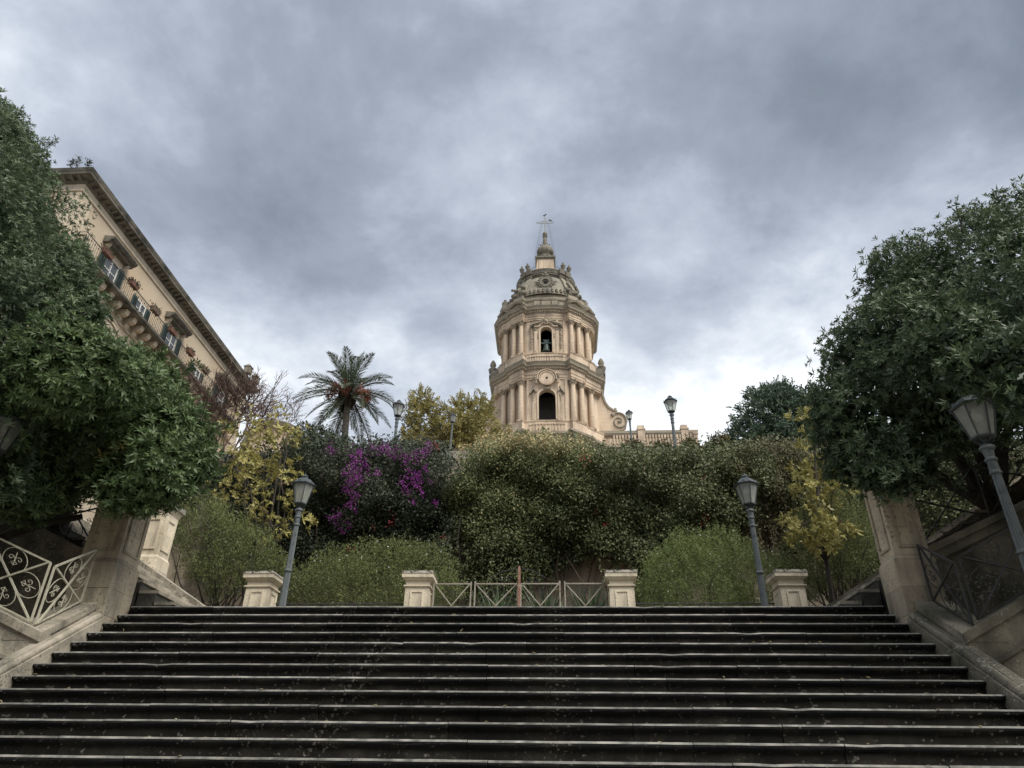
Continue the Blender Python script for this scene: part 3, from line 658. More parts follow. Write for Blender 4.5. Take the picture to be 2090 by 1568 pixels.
# ================================================================== STREET LAMPS
def make_lamp():
    T_ = thing('street_lamp', '', 'street lamp', (0, 0, 0), 'blue-grey hexagonal lantern lamps')
    o = lambda nm, mb, mt, par=T_, sm=False: obj(nm, mb, mt, par, local=True, smooth=sm)
    o('base', MB().lathe([(.15, 0), (.15, .06), (.13, .09), (.12, .35), (.135, .38), (.10, .44), (.085, .5)], 12), M['lampm'])
    fl = MB(); n = 16; prof_ = []
    vs = []; fs = []
    for j, (r, z) in enumerate([(.075, .5), (.066, 1.0), (.060, 1.55), (.055, 2.0), (.049, 2.50)]):
        for k in range(2*n): a = PI*k/n; rr = r*(1 if k % 2 else .86); vs.append((rr*math.cos(a), rr*math.sin(a), z))
    for j in range(4):
        for k in range(2*n): k2 = (k+1) % (2*n); fs.append((j*2*n+k, j*2*n+k2, (j+1)*2*n+k2, (j+1)*2*n+k))
    o('fluted_post', fl.add(vs, fs), M['lampm'])
    for z, r in ((1.56, .080), (2.50, .066), (2.66, .070)):
        o('ring', MB().lathe([(r*.7, -.03), (r, -.015), (r, .008), (r*.75, .025)], 14, (0, 0, z)), M['lampm'], sm=True)
    o('sleeve', MB().lathe([(.050, 2.51), (.058, 2.53), (.052, 2.64), (.050, 2.68), (.066, 2.78), (.088, 2.795), (.086, 2.82), (.05, 2.85), (.028, 2.87), (.028, 2.93)], 14), M['lampm'], sm=True)
    zb, zt, rb, rt = 2.955, 3.35, .125, .225
    H = lambda r, z, k: (r*math.cos(k*PI/3+PI/6), r*math.sin(k*PI/3+PI/6), z)
    lan = o('lantern_frame', MB().lathe([(.10, zb-.035), (rb+.012, zb-.02), (rb+.012, zb), (rb-.02, zb+.006)], 6, phase=PI/6), M['lampd'])
    for k in range(6):
        o('frame_bar', MB().tube([H(rb, zb-.01, k), H(rt, zt, k)], .011, 4), M['lampd'], lan)
        e = .97
        o('pane', MB().add([H(rb*e, zb, k), H(rb*e, zb, k+1), H(rt*e, zt, k+1), H(rt*e, zt, k)], [(0, 1, 2, 3)]), M['glass'], lan)
        o('scroll_bracket', MB().tube([H(.03, 2.87, k), H(.085, 2.885, k), H(.11, 2.92, k)], .008, 4), M['lampd'], lan)
    rf = o('lantern_roof', MB().lathe([(rt-.03, zt-.012), (rt+.028, zt-.004), (rt+.034, zt+.014), (rt+.005, zt+.03), (.185, zt+.085), (.13, zt+.13), (.08, zt+.145)], 6, phase=PI/6), M['lampd'])
    o('vent', MB().lathe([(.078, zt+.14), (.074, zt+.185), (.088, zt+.19), (.05, zt+.225), (.016, zt+.245), (.014, zt+.262), (.002, zt+.285)], 8), M['lampd'], rf)
    o('lamp_bulb', MB().lathe([(.02, zt-.02), (.03, zt-.06), (.075, zt-.14), (.07, zt-.16), (.01, zt-.165)], 10), M['white'], lan)
    for k in range(6): o('rim_leaf', MB().add([H(rt+.033, zt+.01, k+.35), H(rt+.033, zt+.01, k+.65), H(rt+.03, zt+.05, k+.5), H(rt+.015, zt+.02, k+.5)], [(0, 1, 2), (0, 2, 3), (1, 3, 2)]), M['lampd'], rf)
    return T_
lamp0 = make_lamp()
bl = at(577, 1224, 13.6)
lamps = [((bl[0], 13.6, H0-.03), .5, 'street lamp standing left on the landing in front of the yellow tree'),
         ((at(1560, 1234, 13.85)[0], 13.85, H0-.03), .1, 'street lamp standing right on the landing beside the rightmost pedestal'),
         ((at(1371, 850, 22.7)[0], 22.7, 10.6), .25, 'taller-looking lamp above the creepers right of the church tower'),
         ((at(810, 850, 22.7)[0], 22.7, 10.6), .2, 'lamp against the sky just right of the palm tree'),
         ((at(1286, 860, 38.8)[0], 38.8, 18.6), .0, 'small distant lamp beside the church volute'),
         ((at(921, 880, 38.8)[0], 38.8, 18.6), .4, 'small distant lamp in front of the feathery olive tree'),
         ((5.12, 7.9, 2.4), .15, 'large near lamp at the right edge under the dark tree'),
         ((-7.18, 7.9, 2.4), .0, 'near lamp with amber glass cut by the left edge of the picture')]
for i, (p, rz, lab) in enumerate(lamps):
    o = lamp0 if i == 0 else copy_tree(lamp0)
    o.location = tuple(float(c) for c in p); o.rotation_euler = (rng.normal()*.006, rng.normal()*.006, rz); o['label'] = lab

# ================================================================== CHURCH TOWER
AX, FY = -.5, 72.0          # axis and front of the tower
CH = thing('church_tower', 'tall honey-coloured baroque church tower with columns, bell and dome', 'church tower', (AX, FY+6, 27))
def sym(half): 
    h = [(x, y) for x, y in half]
    return [(-x, y) for x, y in h[::-1]] + h        # left back ... front ... right back
def poly(half): return np.array([(AX+x, FY+y) for x, y in sym(half)])
def offs(P, d):
    n = len(P); out_ = []
    for i in range(n):
        a, b, c = P[i-1], P[i], P[(i+1) % n]
        e1 = (b-a)/np.linalg.norm(b-a); e2 = (c-b)/np.linalg.norm(c-b)
        n1 = np.array([e1[1], -e1[0]]); n2 = np.array([e2[1], -e2[0]])
        mv = n1+n2; mv = mv/max(.45, (mv@n1)) if abs(mv@n1) > 1e-6 else n1
        out_.append(b+mv*d)
    return np.array(out_)
def sweep(mb, P, pr, cap=True, skip=()):
    n = len(P); vs = []; fs = []
    for d, z in pr:
        for q_ in offs(P, d): vs.append((q_[0], q_[1], z))
    for j in range(len(pr)-1):
        for i in range(n):
            if i in skip: continue
            k = (i+1) % n; fs.append((j*n+i, j*n+k, (j+1)*n+k, (j+1)*n+i))
    if cap: fs.append(tuple(range(n))[::-1]); fs.append(tuple(range((len(pr)-1)*n, len(pr)*n)))
    return mb.add(vs, fs)
P1e = poly([(1.2, .98), (2.66, 1.28), (2.92, .80), (4.6, 2.34), (4.75, 2.9), (6.7, 4.85), (6.75, 12)])
P1w = poly([(1.2, 1.15), (2.45, 1.4), (2.6, 1.6), (4.1, 3.0), (4.25, 3.45), (6.2, 5.4), (6.25, 12)])
P2e = poly([(1.2, 1.86), (2.62, 2.2), (2.92, 1.74), (4.52, 2.94), (4.65, 3.3), (5.9, 4.5), (6.35, 5.6), (6.4, 12)])
P2w = poly([(1.2, 2.05), (2.45, 2.35), (2.7, 2.5), (4.15, 3.6), (4.3, 3.9), (5.5, 5.05), (5.85, 6.0), (5.9, 12)])
NE1, NE2 = len(P1e), len(P2e)
mid1, mid2 = NE1//2-1, NE2//2-1       # index of the flat front facet
tm, tg = M['tower'], M['towerG']
obj('lower_wall', sweep(MB(), P1e, [(.25, 26.9), (.25, 36.2)]), tm, CH)
obj('lower_cornice', sweep(MB(), P1e, [(.25, 36.201), (.35, 36.3), (.35, 36.6), (.55, 36.75), (.75, 36.95), (.95, 37.05), (.98, 37.3), (.85, 37.4), (0, 37.45)]), [tg], CH)
def arch_wall(mb, xc, w2, y, z0, z1, ow, zs, zsp, dep, seg=14):
    """flat wall with an arched opening: half width w2, opening half width ow"""
    xs0, xs1 = xc-w2, xc+w2
    A = [(xc+ow*math.cos(PI-PI*i/seg), zsp+ow*math.sin(PI*i/seg)) for i in range(seg+1)]
    q = lambda a, b, c, d: mb.add([a, b, c, d], [(0, 1, 2, 3)])
    q((xs0, y, z0), (xs1, y, z0), (xs1, y, zs), (xs0, y, zs))
    q((xs0, y, zs), (xc-ow, y, zs), (xc-ow, y, zsp), (xs0, y, zsp)); q((xc+ow, y, zs), (xs1, y, zs), (xs1, y, zsp), (xc+ow, y, zsp))
    q((xs0, y, zsp), (xc-ow, y, zsp), (xc-ow, y, z1), (xs0, y, z1)); q((xc+ow, y, zsp), (xs1, y, zsp), (xs1, y, z1), (xc+ow, y, z1))
    for a, b in zip(A[:-1], A[1:]):
        q((a[0], y, a[1]), (b[0], y, b[1]), (b[0], y, z1), (a[0], y, z1)); q((a[0], y, a[1]), (a[0], y+dep, a[1]), (b[0], y+dep, b[1]), (b[0], y, b[1]))
    q((xc-ow, y, zs), (xc-ow, y+dep, zs), (xc-ow, y+dep, zsp), (xc-ow, y, zsp)); q((xc+ow, y, zs), (xc+ow, y, zsp), (xc+ow, y+dep, zsp), (xc+ow, y+dep, zs))
    q((xc-ow, y, zs), (xc+ow, y, zs), (xc+ow, y+dep, zs), (xc-ow, y+dep, zs))
    return mb
def tier(nm, Pe, Pw, midi, yf, z0, zped, zcap, zarc, zcor, ztop, ow, zs, zsp, cols, colr, inner_mat):
    TI = sub(nm, CH, (AX, FY+4, z0))
    # pedestal course
    obj('pedestal_course', sweep(MB(), Pe, [(.06, z0), (.06, z0+.22), (.0, z0+.28), (.0, zped-.2), (.05, zped-.15), (.10, zped-.04), (.10, zped)]), tm, TI)
    w_ = MB(); sweep(w_, Pw, [(0, zped+.001), (0, zcap+.3)], cap=False, skip=(midi,))
    arch_wall(w_, AX, 1.2, yf, zped+.001, zcap+.3, ow, zs, zsp, .7)
    obj('wall', w_, tm, TI)
    obj('inner_chamber', MB().add([(AX-2.6,yf+.72,zped+.02),(AX+2.6,yf+.72,zped+.02),(AX+2.6,yf+4.4,zped+.02),(AX-2.6,yf+4.4,zped+.02),(AX-2.6,yf+.72,zcap),(AX+2.6,yf+.72,zcap),(AX+2.6,yf+4.4,zcap),(AX-2.6,yf+4.4,zcap)],
        [(0,1,2,3),(4,7,6,5),(1,5,6,2),(2,6,7,3),(3,7,4,0)]), inner_mat, TI)
    obj('architrave', sweep(MB(), Pe, [(-.06, zcap), (-.06, zcap+.22), (.0, zcap+.24), (.0, zarc-.06), (.07, zarc)]), tm, TI)
    obj('frieze', sweep(MB(), Pe, [(-.02, zarc+.001), (-.02, zcor)]), tm, TI)
    h = ztop-zcor
    obj('cornice', sweep(MB(), Pe, [(.02, zcor+.001), (.08, zcor+.12*h), (.20, zcor+.2*h), (.24, zcor+.36*h), (.44, zcor+.46*h), (.46, zcor+.62*h), (.54, zcor+.8*h), (.64, zcor+.97*h), (.62, zcor+h), (-.2, zcor+h+.04)]), tg, TI)
    # dentils under the cornice
    for i in range(len(Pe)-1):
        a, b = offs(Pe, .13)[i], offs(Pe, .13)[i+1]; Ln = np.linalg.norm(b-a)
        if Ln > 5 or a[1] > FY+6: continue
        e = (b-a)/Ln; nn = np.array([e[1], -e[0]]); k = max(1, int(Ln/.3))
        for j in range(k):
            c = a+e*Ln*(j+.5)/k; hh = .075
            obj('dentil', MB().hexa([(*(c-e*hh-nn*.1), zcor+.14*h), (*(c+e*hh-nn*.1), zcor+.14*h), (*(c+e*hh+nn*.1), zcor+.14*h), (*(c-e*hh+nn*.1), zcor+.14*h)],
                                    [(*(c-e*hh-nn*.1), zcor+.36*h), (*(c+e*hh-nn*.1), zcor+.36*h), (*(c+e*hh+nn*.1), zcor+.36*h), (*(c-e*hh+nn*.1), zcor+.36*h)]), tm, TI)
    hc = zcap-zped
    for (x, y) in cols:
        for s in (-1, 1):
            C_ = sub('column', TI, (AX+s*x, FY+y, zped)); r = colr
            o = lambda n_, mb, mt=tm, sm=True: obj(n_, mb, mt, C_, local=True, smooth=sm)
            o('column_base', MB().box(-r*1.4, r*1.4, -r*1.4, r*1.4, .002, .12).lathe([(r*1.38, .12), (r*1.42, .18), (r*1.2, .25), (r*1.15, .29), (r*1.25, .34), (r*1.05, .40)], 18))
            o('shaft', MB().lathe([(r, .40), (r*1.01, hc*.33-.05), (r*1.07, hc*.33-.03), (r*1.07, hc*.33+.03), (r, hc*.33+.05), (r*.98, hc*.5), (r*.88, hc-.75), (r*.96, hc-.72), (r*.96, hc-.67), (r*.86, hc-.65)], 18))
            cp = o('capital', MB().lathe([(r*.86, hc-.65), (r*.92, hc-.5), (r*.95, hc-.3), (r*1.25, hc-.12), (r*1.2, hc-.1)], 16).box(-r*1.35, r*1.35, -r*1.35, r*1.35, hc-.10, hc-.002), M['towerM'])
            lf = MB()
            for row, (zr, rr) in enumerate(((hc-.58, .95), (hc-.38, 1.02))):
                for k in range(8):
                    a = 2*PI*(k+.5*row)/8; ca, sa = math.cos(a), math.sin(a)
                    lf.tube([(r*rr*ca, r*rr*sa, zr), (r*(rr+.12)*ca, r*(rr+.12)*sa, zr+.12), (r*(rr+.38)*ca, r*(rr+.38)*sa, zr+.2), (r*(rr+.42)*ca, r*(rr+.42)*sa, zr+.13)], [.07, .08, .06, .03], 5)
            for k in range(4):
                a = PI/4+PI/2*k; lf.blob((r*1.5*math.cos(a), r*1.5*math.sin(a), hc-.17), .10, k)
            obj('acanthus_leaf', lf, M['towerM'], cp, local=True)
            # pilaster strip behind the column
    return TI
c1 = [(3.10, 1.50), (4.15, 2.46), (5.35, 3.95)]
c2 = [(3.18, 2.40), (4.12, 3.12), (5.25, 4.32)]
t1 = tier('lower_tier', P1e, P1w, mid1, FY+1.15, 37.46, 39.15, 44.75, 45.40, 46.0, 46.95, 1.0, 39.30, 42.35, c1, .33, M['grey_in'])
t2 = tier('belfry_tier', P2e, P2w, mid2, FY+2.05, 47.0, 49.0, 54.05, 54.6, 55.05, 55.95, .72, 49.15, 52.25, c2, .29, M['dark'])
# pilaster strips on the outer walls
for TI, Pw, za, zb in ((t1, P1w, 39.16, 44.74), (t2, P2w, 49.01, 54.04)):
    Q = offs(Pw, .07); n = len(Pw)
    for i in (1, 3, 5, 7, n-8, n-6, n-4, n-2):
        if not (0 <= i < n-1) or i == n//2-1: continue
        a, b = Pw[i], Pw[i+1]; L0 = np.linalg.norm(b-a)
        if L0 < .8 or L0 > 4: continue
        e = (b-a)/L0; nn = np.array([e[1], -e[0]])
        for t in (.16, .84):
            c = a+(b-a)*t; hw = min(.26, L0*.12)
            mb = MB().hexa([(*(c-e*hw-nn*.02), za), (*(c+e*hw-nn*.02), za), (*(c+e*hw+nn*.09), za), (*(c-e*hw+nn*.09), za)], [(*(c-e*hw-nn*.02), zb), (*(c+e*hw-nn*.02), zb), (*(c+e*hw+nn*.09), zb), (*(c-e*hw+nn*.09), zb)])
            obj('pilaster', mb, tm, TI)
def ribbon(mb, pts, t, y0, y1):
    """strip of thickness t following points in the xz plane, from y0 to y1"""
    n = len(pts); inn = []; ou = []
    for i in range(n):
        a = np.array(pts[max(0, i-1)]); b = np.array(pts[min(n-1, i+1)]); d = (b-a)/(np.linalg.norm(b-a)+1e-9); nn = np.array([-d[1], d[0]])
        inn.append(np.array(pts[i])-nn*t/2); ou.append(np.array(pts[i])+nn*t/2)
    for i in range(n-1):
        mb.hexa([(inn[i][0],y0,inn[i][1]),(inn[i+1][0],y0,inn[i+1][1]),(inn[i+1][0],y1,inn[i+1][1]),(inn[i][0],y1,inn[i][1])],
                [(ou[i][0],y0,ou[i][1]),(ou[i+1][0],y0,ou[i+1][1]),(ou[i+1][0],y1,ou[i+1][1]),(ou[i][0],y1,ou[i][1])])
    return mb
def arc(xc, zc, r, a0, a1, n=14, sz=1): return [(xc+r*math.cos(a0+(a1-a0)*i/n), zc+r*sz*math.sin(a0+(a1-a0)*i/n)) for i in range(n+1)]
# lower window: archivolt, jamb pilasters, side pediments, disc
WN = sub('lower_window', CH, (AX, FY+.9, 39.2)); yf = FY+1.15
obj('archivolt', ribbon(MB(), [(AX-1.1, 39.4)]+[(AX-1.1, 42.3)]+arc(AX, 42.35, 1.1, PI, 0, 16)+[(AX+1.1, 39.4)], .2, yf-.12, yf-.003), tm, WN)
obj('keystone', MB().blob((AX, yf-.14, 43.5), (.42, .13, .2), 4, 9).blob((AX-.35, yf-.1, 43.42), (.2, .1, .12), 5).blob((AX+.35, yf-.1, 43.42), (.2, .1, .12), 6), tg, WN)
for s in (-1, 1):
    obj('jamb_pilaster', MB().box(AX+s*1.62-.17, AX+s*1.62+.17, yf-.02, yf+.3, 39.16, 42.6).box(AX+s*1.62-.1, AX+s*1.62+.1, yf-.06, yf-.021, 39.4, 42.3), tm, WN)
    obj('side_pediment', ribbon(MB(), [(AX+s*1.25, 42.95), (AX+s*1.45, 43.2), (AX+s*1.62, 43.42), (AX+s*1.78, 43.2), (AX+s*2.05, 42.8)], .16, yf-.28, yf+.25).blob((AX+s*1.62, yf-.1, 43.62), (.14, .1, .22), 3), tg, WN)
    g = MB()
    for k in range(5): g.blob((AX+s*1.62, yf-.08, 42.7-.2*k), (.15-.02*k, .08, .12), k)
    obj('garland', g, M['towerM'], WN)
ym = FY+.86
DS = sub('round_medallion', CH, (AX, ym, 44.75))
obj('disc', MB().prism(arc(AX, 44.75, .88, 0, 2*PI, 28)[:-1], 'y', ym-.10, ym+.32), tm, DS)
obj('ring', ribbon(MB(), arc(AX, 44.75, .92, 0, 2*PI, 36), .12, ym-.17, ym+.30), tm, DS)
obj('outer_ring', ribbon(MB(), arc(AX, 44.78, 1.14, -.2, PI+.2, 22), .10, ym-.2, ym+.29), tm, DS)
obj('hole', MB().prism(arc(AX, 44.75, .15, 0, 2*PI, 14)[:-1], 'y', ym-.115, ym-.099), M['dark'], DS)
for i in range(28):
    a = 2*PI*i/28; obj('bead', MB().blob((AX+.80*math.cos(a), ym-.12, 44.75+.80*math.sin(a)), .055, i, 6), tm, DS)
for s in (-1, 1):
    g = MB()
    for k in range(7): g.blob((AX+s*(1.32+.07*math.sin(k)), ym-.05+.0, 45.35-.2*k), (.16, .1, .13), k+20)
    obj('garland', g, M['towerM'], DS)
# belfry window: arch, jambs, hood with cartouche, bell
yf2 = FY+2.05
WB = sub('belfry_window', CH, (AX, yf2, 49.1))
obj('archivolt', ribbon(MB(), [(AX-.82, 49.2), (AX-.82, 52.2)]+arc(AX, 52.25, .82, PI, 0, 16)+[(AX+.82, 49.2)], .18, yf2-.12, yf2-.003), tm, WB)
for s in (-1, 1):
    obj('jamb_pilaster', MB().box(AX+s*1.33-.2, AX+s*1.33+.2, yf2-.02, yf2+.4, 49.01, 52.75).box(AX+s*1.33-.12, AX+s*1.33+.12, yf2-.06, yf2-.021, 49.3, 52.3), tm, WB)
    obj('jamb_capital', MB().box(AX+s*1.33-.26, AX+s*1.33+.26, yf2-.08, yf2+.4, 52.76, 52.95).blob((AX+s*1.33, yf2-.08, 52.6), (.2, .08, .14), 2), tg, WB)
    hood = [(AX+s*.55, 53.72), (AX+s*.95, 53.55), (AX+s*1.35, 53.42), (AX+s*1.7, 53.32), (AX+s*2.05, 53.06)]
    obj('hood_moulding', ribbon(ribbon(MB(), hood, .16, yf2-.42, yf2+.3), [(x, z-.16) for x, z in hood], .12, yf2-.3, yf2+.3), tg, WB)
    g = MB()
    for k in range(12): g.blob((AX+s*(1.86+.05*math.sin(k*2)), yf2-.02, 52.7-.25*k), (.13, .09, .14), k+40)
    obj('garland', g, M['towerM'], WB)
    g = MB()
    for k in range(5): g.blob((AX+s*.98, yf2-.08, 51.9-.13*k), (.09, .07, .08), k+60)
    obj('bracket', g, M['towerM'], WB)
obj('inner_hood', ribbon(MB(), [(AX-1.5, 52.98), (AX-1.05, 53.02)]+arc(AX, 52.62, 1.0, PI*.86, PI*.14, 10)+[(AX+1.05, 53.02), (AX+1.5, 52.98)], .14, yf2-.24, yf2-.004), tm, WB)
ct = MB(); ct.blob((AX, yf2-.2, 53.85), (.34, .16, .36), 5, 10)
for k in range(10): a = 2*PI*k/10; ct.blob((AX+.44*math.cos(a), yf2-.18, 53.85+.48*math.sin(a)), (.13, .1, .14), k)
obj('cartouche', ct, M['towerM'], WB)
BE = thing('church_bell', 'bronze bell hanging in the arched opening of the church belfry', 'bell', (AX, yf2+.65, 51.0))
obj('bell_body', MB().lathe([(.60, 49.62), (.61, 49.70), (.50, 49.86), (.42, 50.15), (.38, 50.5), (.33, 50.72), (.16, 50.82), (.05, 50.84)], 20, (AX, yf2+.75, 0)), M['bronze'], BE, smooth=True)
obj('headstock', MB().box(AX-.70, AX+.70, yf2+.62, yf2+.88, 50.9, 51.12).hexa([(AX-.2,yf2+.62,51.12),(AX+.2,yf2+.62,51.12),(AX+.2,yf2+.88,51.12),(AX-.2,yf2+.88,51.12)], [(AX-.42,yf2+.62,51.5),(AX+.42,yf2+.62,51.5),(AX+.42,yf2+.88,51.5),(AX-.42,yf2+.88,51.5)]), M['bronze'], BE)
obj('clapper', MB().tube([(AX, yf2+.75, 50.4), (AX, yf2+.75, 49.6)], .04, 6).blob((AX, yf2+.75, 49.56), .10, 1), M['bronze'], BE)
# balustrade panels between the pedestals of both tiers
for nm, yb, z0, z1, n in (('lower_balustrade', FY+.95, 37.85, 38.9, 12), ('belfry_balustrade', FY+1.84, 47.35, 48.75, 14)):
    B_ = sub(nm, CH, (AX, yb, z0))
    for i in range(n):
        x = AX+(-2.15+4.3*(i+.5)/n)
        dy = .05+max(0, abs(x-AX)-1.2)*.22
        w0 = .11 if i % 2 else .15
        obj('baluster_block', MB().box(x-w0, x+w0, yb+dy-.13, yb+dy+.05, z1-.3, z1-.06).box(x-.07, x+.07, yb+dy-.09, yb+dy+.05, z0+.05, z1-.301), tm, B_)
# thin iron railings on the ledges
def iron_rail(nm, pts, h, dx=.22):
    R_ = sub(nm, CH, pts[0]); mb = MB().tube([(p[0], p[1], p[2]+h) for p in pts], .025, 4)
    obj('top_rail', mb, M['iron'], R_)
    for a, b in zip(pts[:-1], pts[1:]):
        a, b = np.array(a), np.array(b); k = max(1, int(np.linalg.norm(b-a)/dx))
        for i in range(k+1):
            p = a+(b-a)*i/k; obj('bar', MB().tube([p, p+(0, 0, h)], .014, 3), M['iron'], R_)
Q1 = offs(P1e, .62)
rl = [(*Q1[i], 46.98) for i in range(len(Q1)) if Q1[i][1] < FY+5.2]
half = len(rl)//2
iron_rail('ledge_railing', [(rl[0][0], rl[0][1]+2.2, 46.98)]+rl[:3], .95); iron_rail('ledge_railing', rl[-3:]+[(rl[-1][0], rl[-1][1]+2.2, 46.98)], .95)
iron_rail('ledge_railing', rl[3:-3], .45, .4)
# attic ring above the belfry and gabled breaks over the columns
CY = FY+6.8
obj('attic', sweep(MB(), P2e, [(-.05, 55.96), (-.05, 57.0), (.08, 57.1), (.14, 57.3), (.12, 57.42), (-.3, 57.6), (-.35, 58.3)]), tg, CH)
for s in (-1, 1):
    for (xa, ya, xb_, yb_) in ((2.75, 1.55, 4.55, 2.9), (4.7, 3.35, 5.95, 4.55)):
        a = np.array([AX+s*xa, FY+ya]); b = np.array([AX+s*xb_, FY+yb_]); e = (b-a)/np.linalg.norm(b-a); nn = np.array([s*e[1], -s*e[0]])*1.0
        nn = np.array([e[1], -e[0]])*(1 if s > 0 else -1); mdl = (a+b)/2
        g = MB(); d0, d1 = .5, -.35
        for t0, h0, t1_, h1 in ((-.08, 0, .5, .62), (.5, .62, 1.08, 0)):
            p, q_ = a+(b-a)*t0, a+(b-a)*t1_
            g.hexa([(*(p+nn*d1), 56.05+h0), (*(q_+nn*d1), 56.05+h1), (*(q_+nn*d0), 56.05+h1), (*(p+nn*d0), 56.05+h0)], [(*(p+nn*d1), 56.3+h0), (*(q_+nn*d1), 56.3+h1), (*(q_+nn*(d0+.12)), 56.3+h1), (*(p+nn*(d0+.12)), 56.3+h0)])
        obj('gable_cornice', g, tg, CH)
        g = MB(); p, q_ = a, b
        g.add([(*(p+nn*.2), 56.0), (*(q_+nn*.2), 56.0), (*(mdl+nn*.2), 56.7), (*(p-nn*.4), 56.0), (*(q_-nn*.4), 56.0), (*(mdl-nn*.4), 56.7)], [(0, 1, 2), (3, 5, 4), (0, 3, 4, 1), (1, 4, 5, 2), (2, 5, 3, 0)])
        obj('gable_face', g, tg, CH)
# panels and swags on the attic front
for x, ww in ((-1.15, .35), (0, .55), (1.15, .35)): obj('attic_panel', MB().box(AX+x-ww, AX+x+ww, FY+1.72, FY+2.5, 56.2, 56.9), tg, CH)
# dome
DZ = [(4.95, 57.35), (5.0, 57.6), (4.8, 57.95), (4.68, 58.4), (4.52, 59.2), (4.27, 60.1), (3.9, 60.85), (3.62, 61.2)]
DO = sub('dome', CH, (AX, CY, 57.3))
DZ = [(5.0, 57.35), (5.05, 57.6), (4.85, 57.95), (4.72, 58.4), (4.55, 59.2), (4.28, 60.1), (3.9, 60.85), (3.62, 61.2)]
def kx(z): return 1+.13*min(1, max(0, (61.4-z)/3.9))      # the foot of the dome is wider than deep
vs = []; fs = []
for r, z in DZ:
    for k in range(64): b = 2*PI*k/64; vs.append((AX+r*kx(z)*math.cos(b), CY+r*math.sin(b), z))
for j_ in range(len(DZ)-1):
    for k in range(64): k2 = (k+1) % 64; fs.append((j_*64+k, j_*64+k2, (j_+1)*64+k2, (j_+1)*64+k))
obj('dome_shell', MB().add(vs, fs), M['dome'], DO, smooth=True)
obj('dome_cornice', MB().lathe([(3.55, 61.2), (3.7, 61.35), (3.75, 61.6), (3.98, 61.72), (4.02, 62.0), (4.14, 62.2), (4.1, 62.3), (1.0, 62.36)], 64, (AX, CY, 0)), M['towerD'], DO, smooth=True)
for i in range(40):
    a = -PI/2+(i-19.5)*PI/52; obj('dentil', MB().hexa(*[[(AX+r*math.cos(b), CY+r*math.sin(b), z) for r, b in ((3.6, a-.02), (3.92, a-.02), (3.92, a+.02), (3.6, a+.02))] for z in (61.45, 61.68)]), M['towerD'], DO)
# leaf crest along the foot of the dome
for i in range(26):
    a = -PI/2+(i-12.5)*.105; x, y = AX+5.0*kx(57.9)*math.cos(a), CY+5.0*math.sin(a)
    obj('leaf_crest', MB().blob((x, y, 57.95), (.2, .2, .30), i, 7).blob((x, y, 57.65), (.24, .2, .16), i+50, 7), M['towerD'], DO)
def drib(ang):
    ca, sa = math.cos(ang), math.sin(ang); tx, ty = -sa, ca
    R_ = sub('dome_rib', CH, (AX+4.5*ca, CY+4.5*sa, 57.4)); w0 = .32
    pts = [(r+.22, z) for r, z in DZ[2:]]+[(3.75, 61.3), (3.95, 61.75), (4.05, 62.15)]
    mb = MB()
    for (r0, z0), (r1, z1) in zip(pts[:-1], pts[1:]):
        f = lambda r, z, u: (AX+r*kx(z)*ca+u*tx, CY+r*sa+u*ty, z)
        mb.hexa([f(r0-.5, z0, -w0), f(r0, z0, -w0), f(r0, z0, w0), f(r0-.5, z0, w0)], [f(r1-.5, z1, -w0), f(r1, z1, -w0), f(r1, z1, w0), f(r1-.5, z1, w0)])
    obj('rib_band', mb, M['dome'], R_)
    f3 = lambda r, z, u: (AX+r*kx(z)*ca+u*tx, CY+r*sa+u*ty, z)
    obj('rib_head', MB().hexa([f3(3.5,61.0,-.36),f3(4.0,61.0,-.36),f3(4.0,61.0,.36),f3(3.5,61.0,.36)], [f3(3.5,61.4,-.4),f3(4.2,61.4,-.4),f3(4.2,61.4,.4),f3(3.5,61.4,.4)])
        .hexa([f3(3.4,61.7,-.42),f3(4.2,61.7,-.42),f3(4.2,61.7,.42),f3(3.4,61.7,.42)], [f3(3.4,62.35,-.48),f3(4.35,62.35,-.48),f3(4.35,62.35,.48),f3(3.4,62.35,.48)]), M['towerD'], R_)
    sc = MB()
    for k in range(9):
        b = k*.8; sc.blob(f3(5.12+.10*math.cos(b)*(k % 3), 57.7+.18*k, .32*math.sin(b*1.7)), (.34-.015*k,)*3, k+int(ang*10), 7)
    for u in (-.2, .2): sc.tube([f3(4.95+.30*(1-i/14)*math.cos(i*.6), 58.0+.38*(1-i/14)*math.sin(i*.6), u) for i in range(14)], .09, 5)
    obj('scroll_ornament', sc, M['towerD'], R_)
    u = sub('urn', R_, f3(3.9, 62.36, 0)); x, y, _ = f3(3.9, 0, 0)
    obj('urn_body', MB().lathe([(.16, 62.36), (.18, 62.46), (.09, 62.55), (.10, 62.62), (.26, 62.85), (.31, 63.12), (.36, 63.2), (.34, 63.28), (.16, 63.34), (.09, 63.42), (.14, 63.52), (.15, 63.66), (.08, 63.84), (.01, 63.95)], 14, (x, y, 0)), M['towerD'], u, smooth=True)
for a in (-PI/2-.82, -PI/2-.58, -PI/2+.58, -PI/2+.82): drib(a)
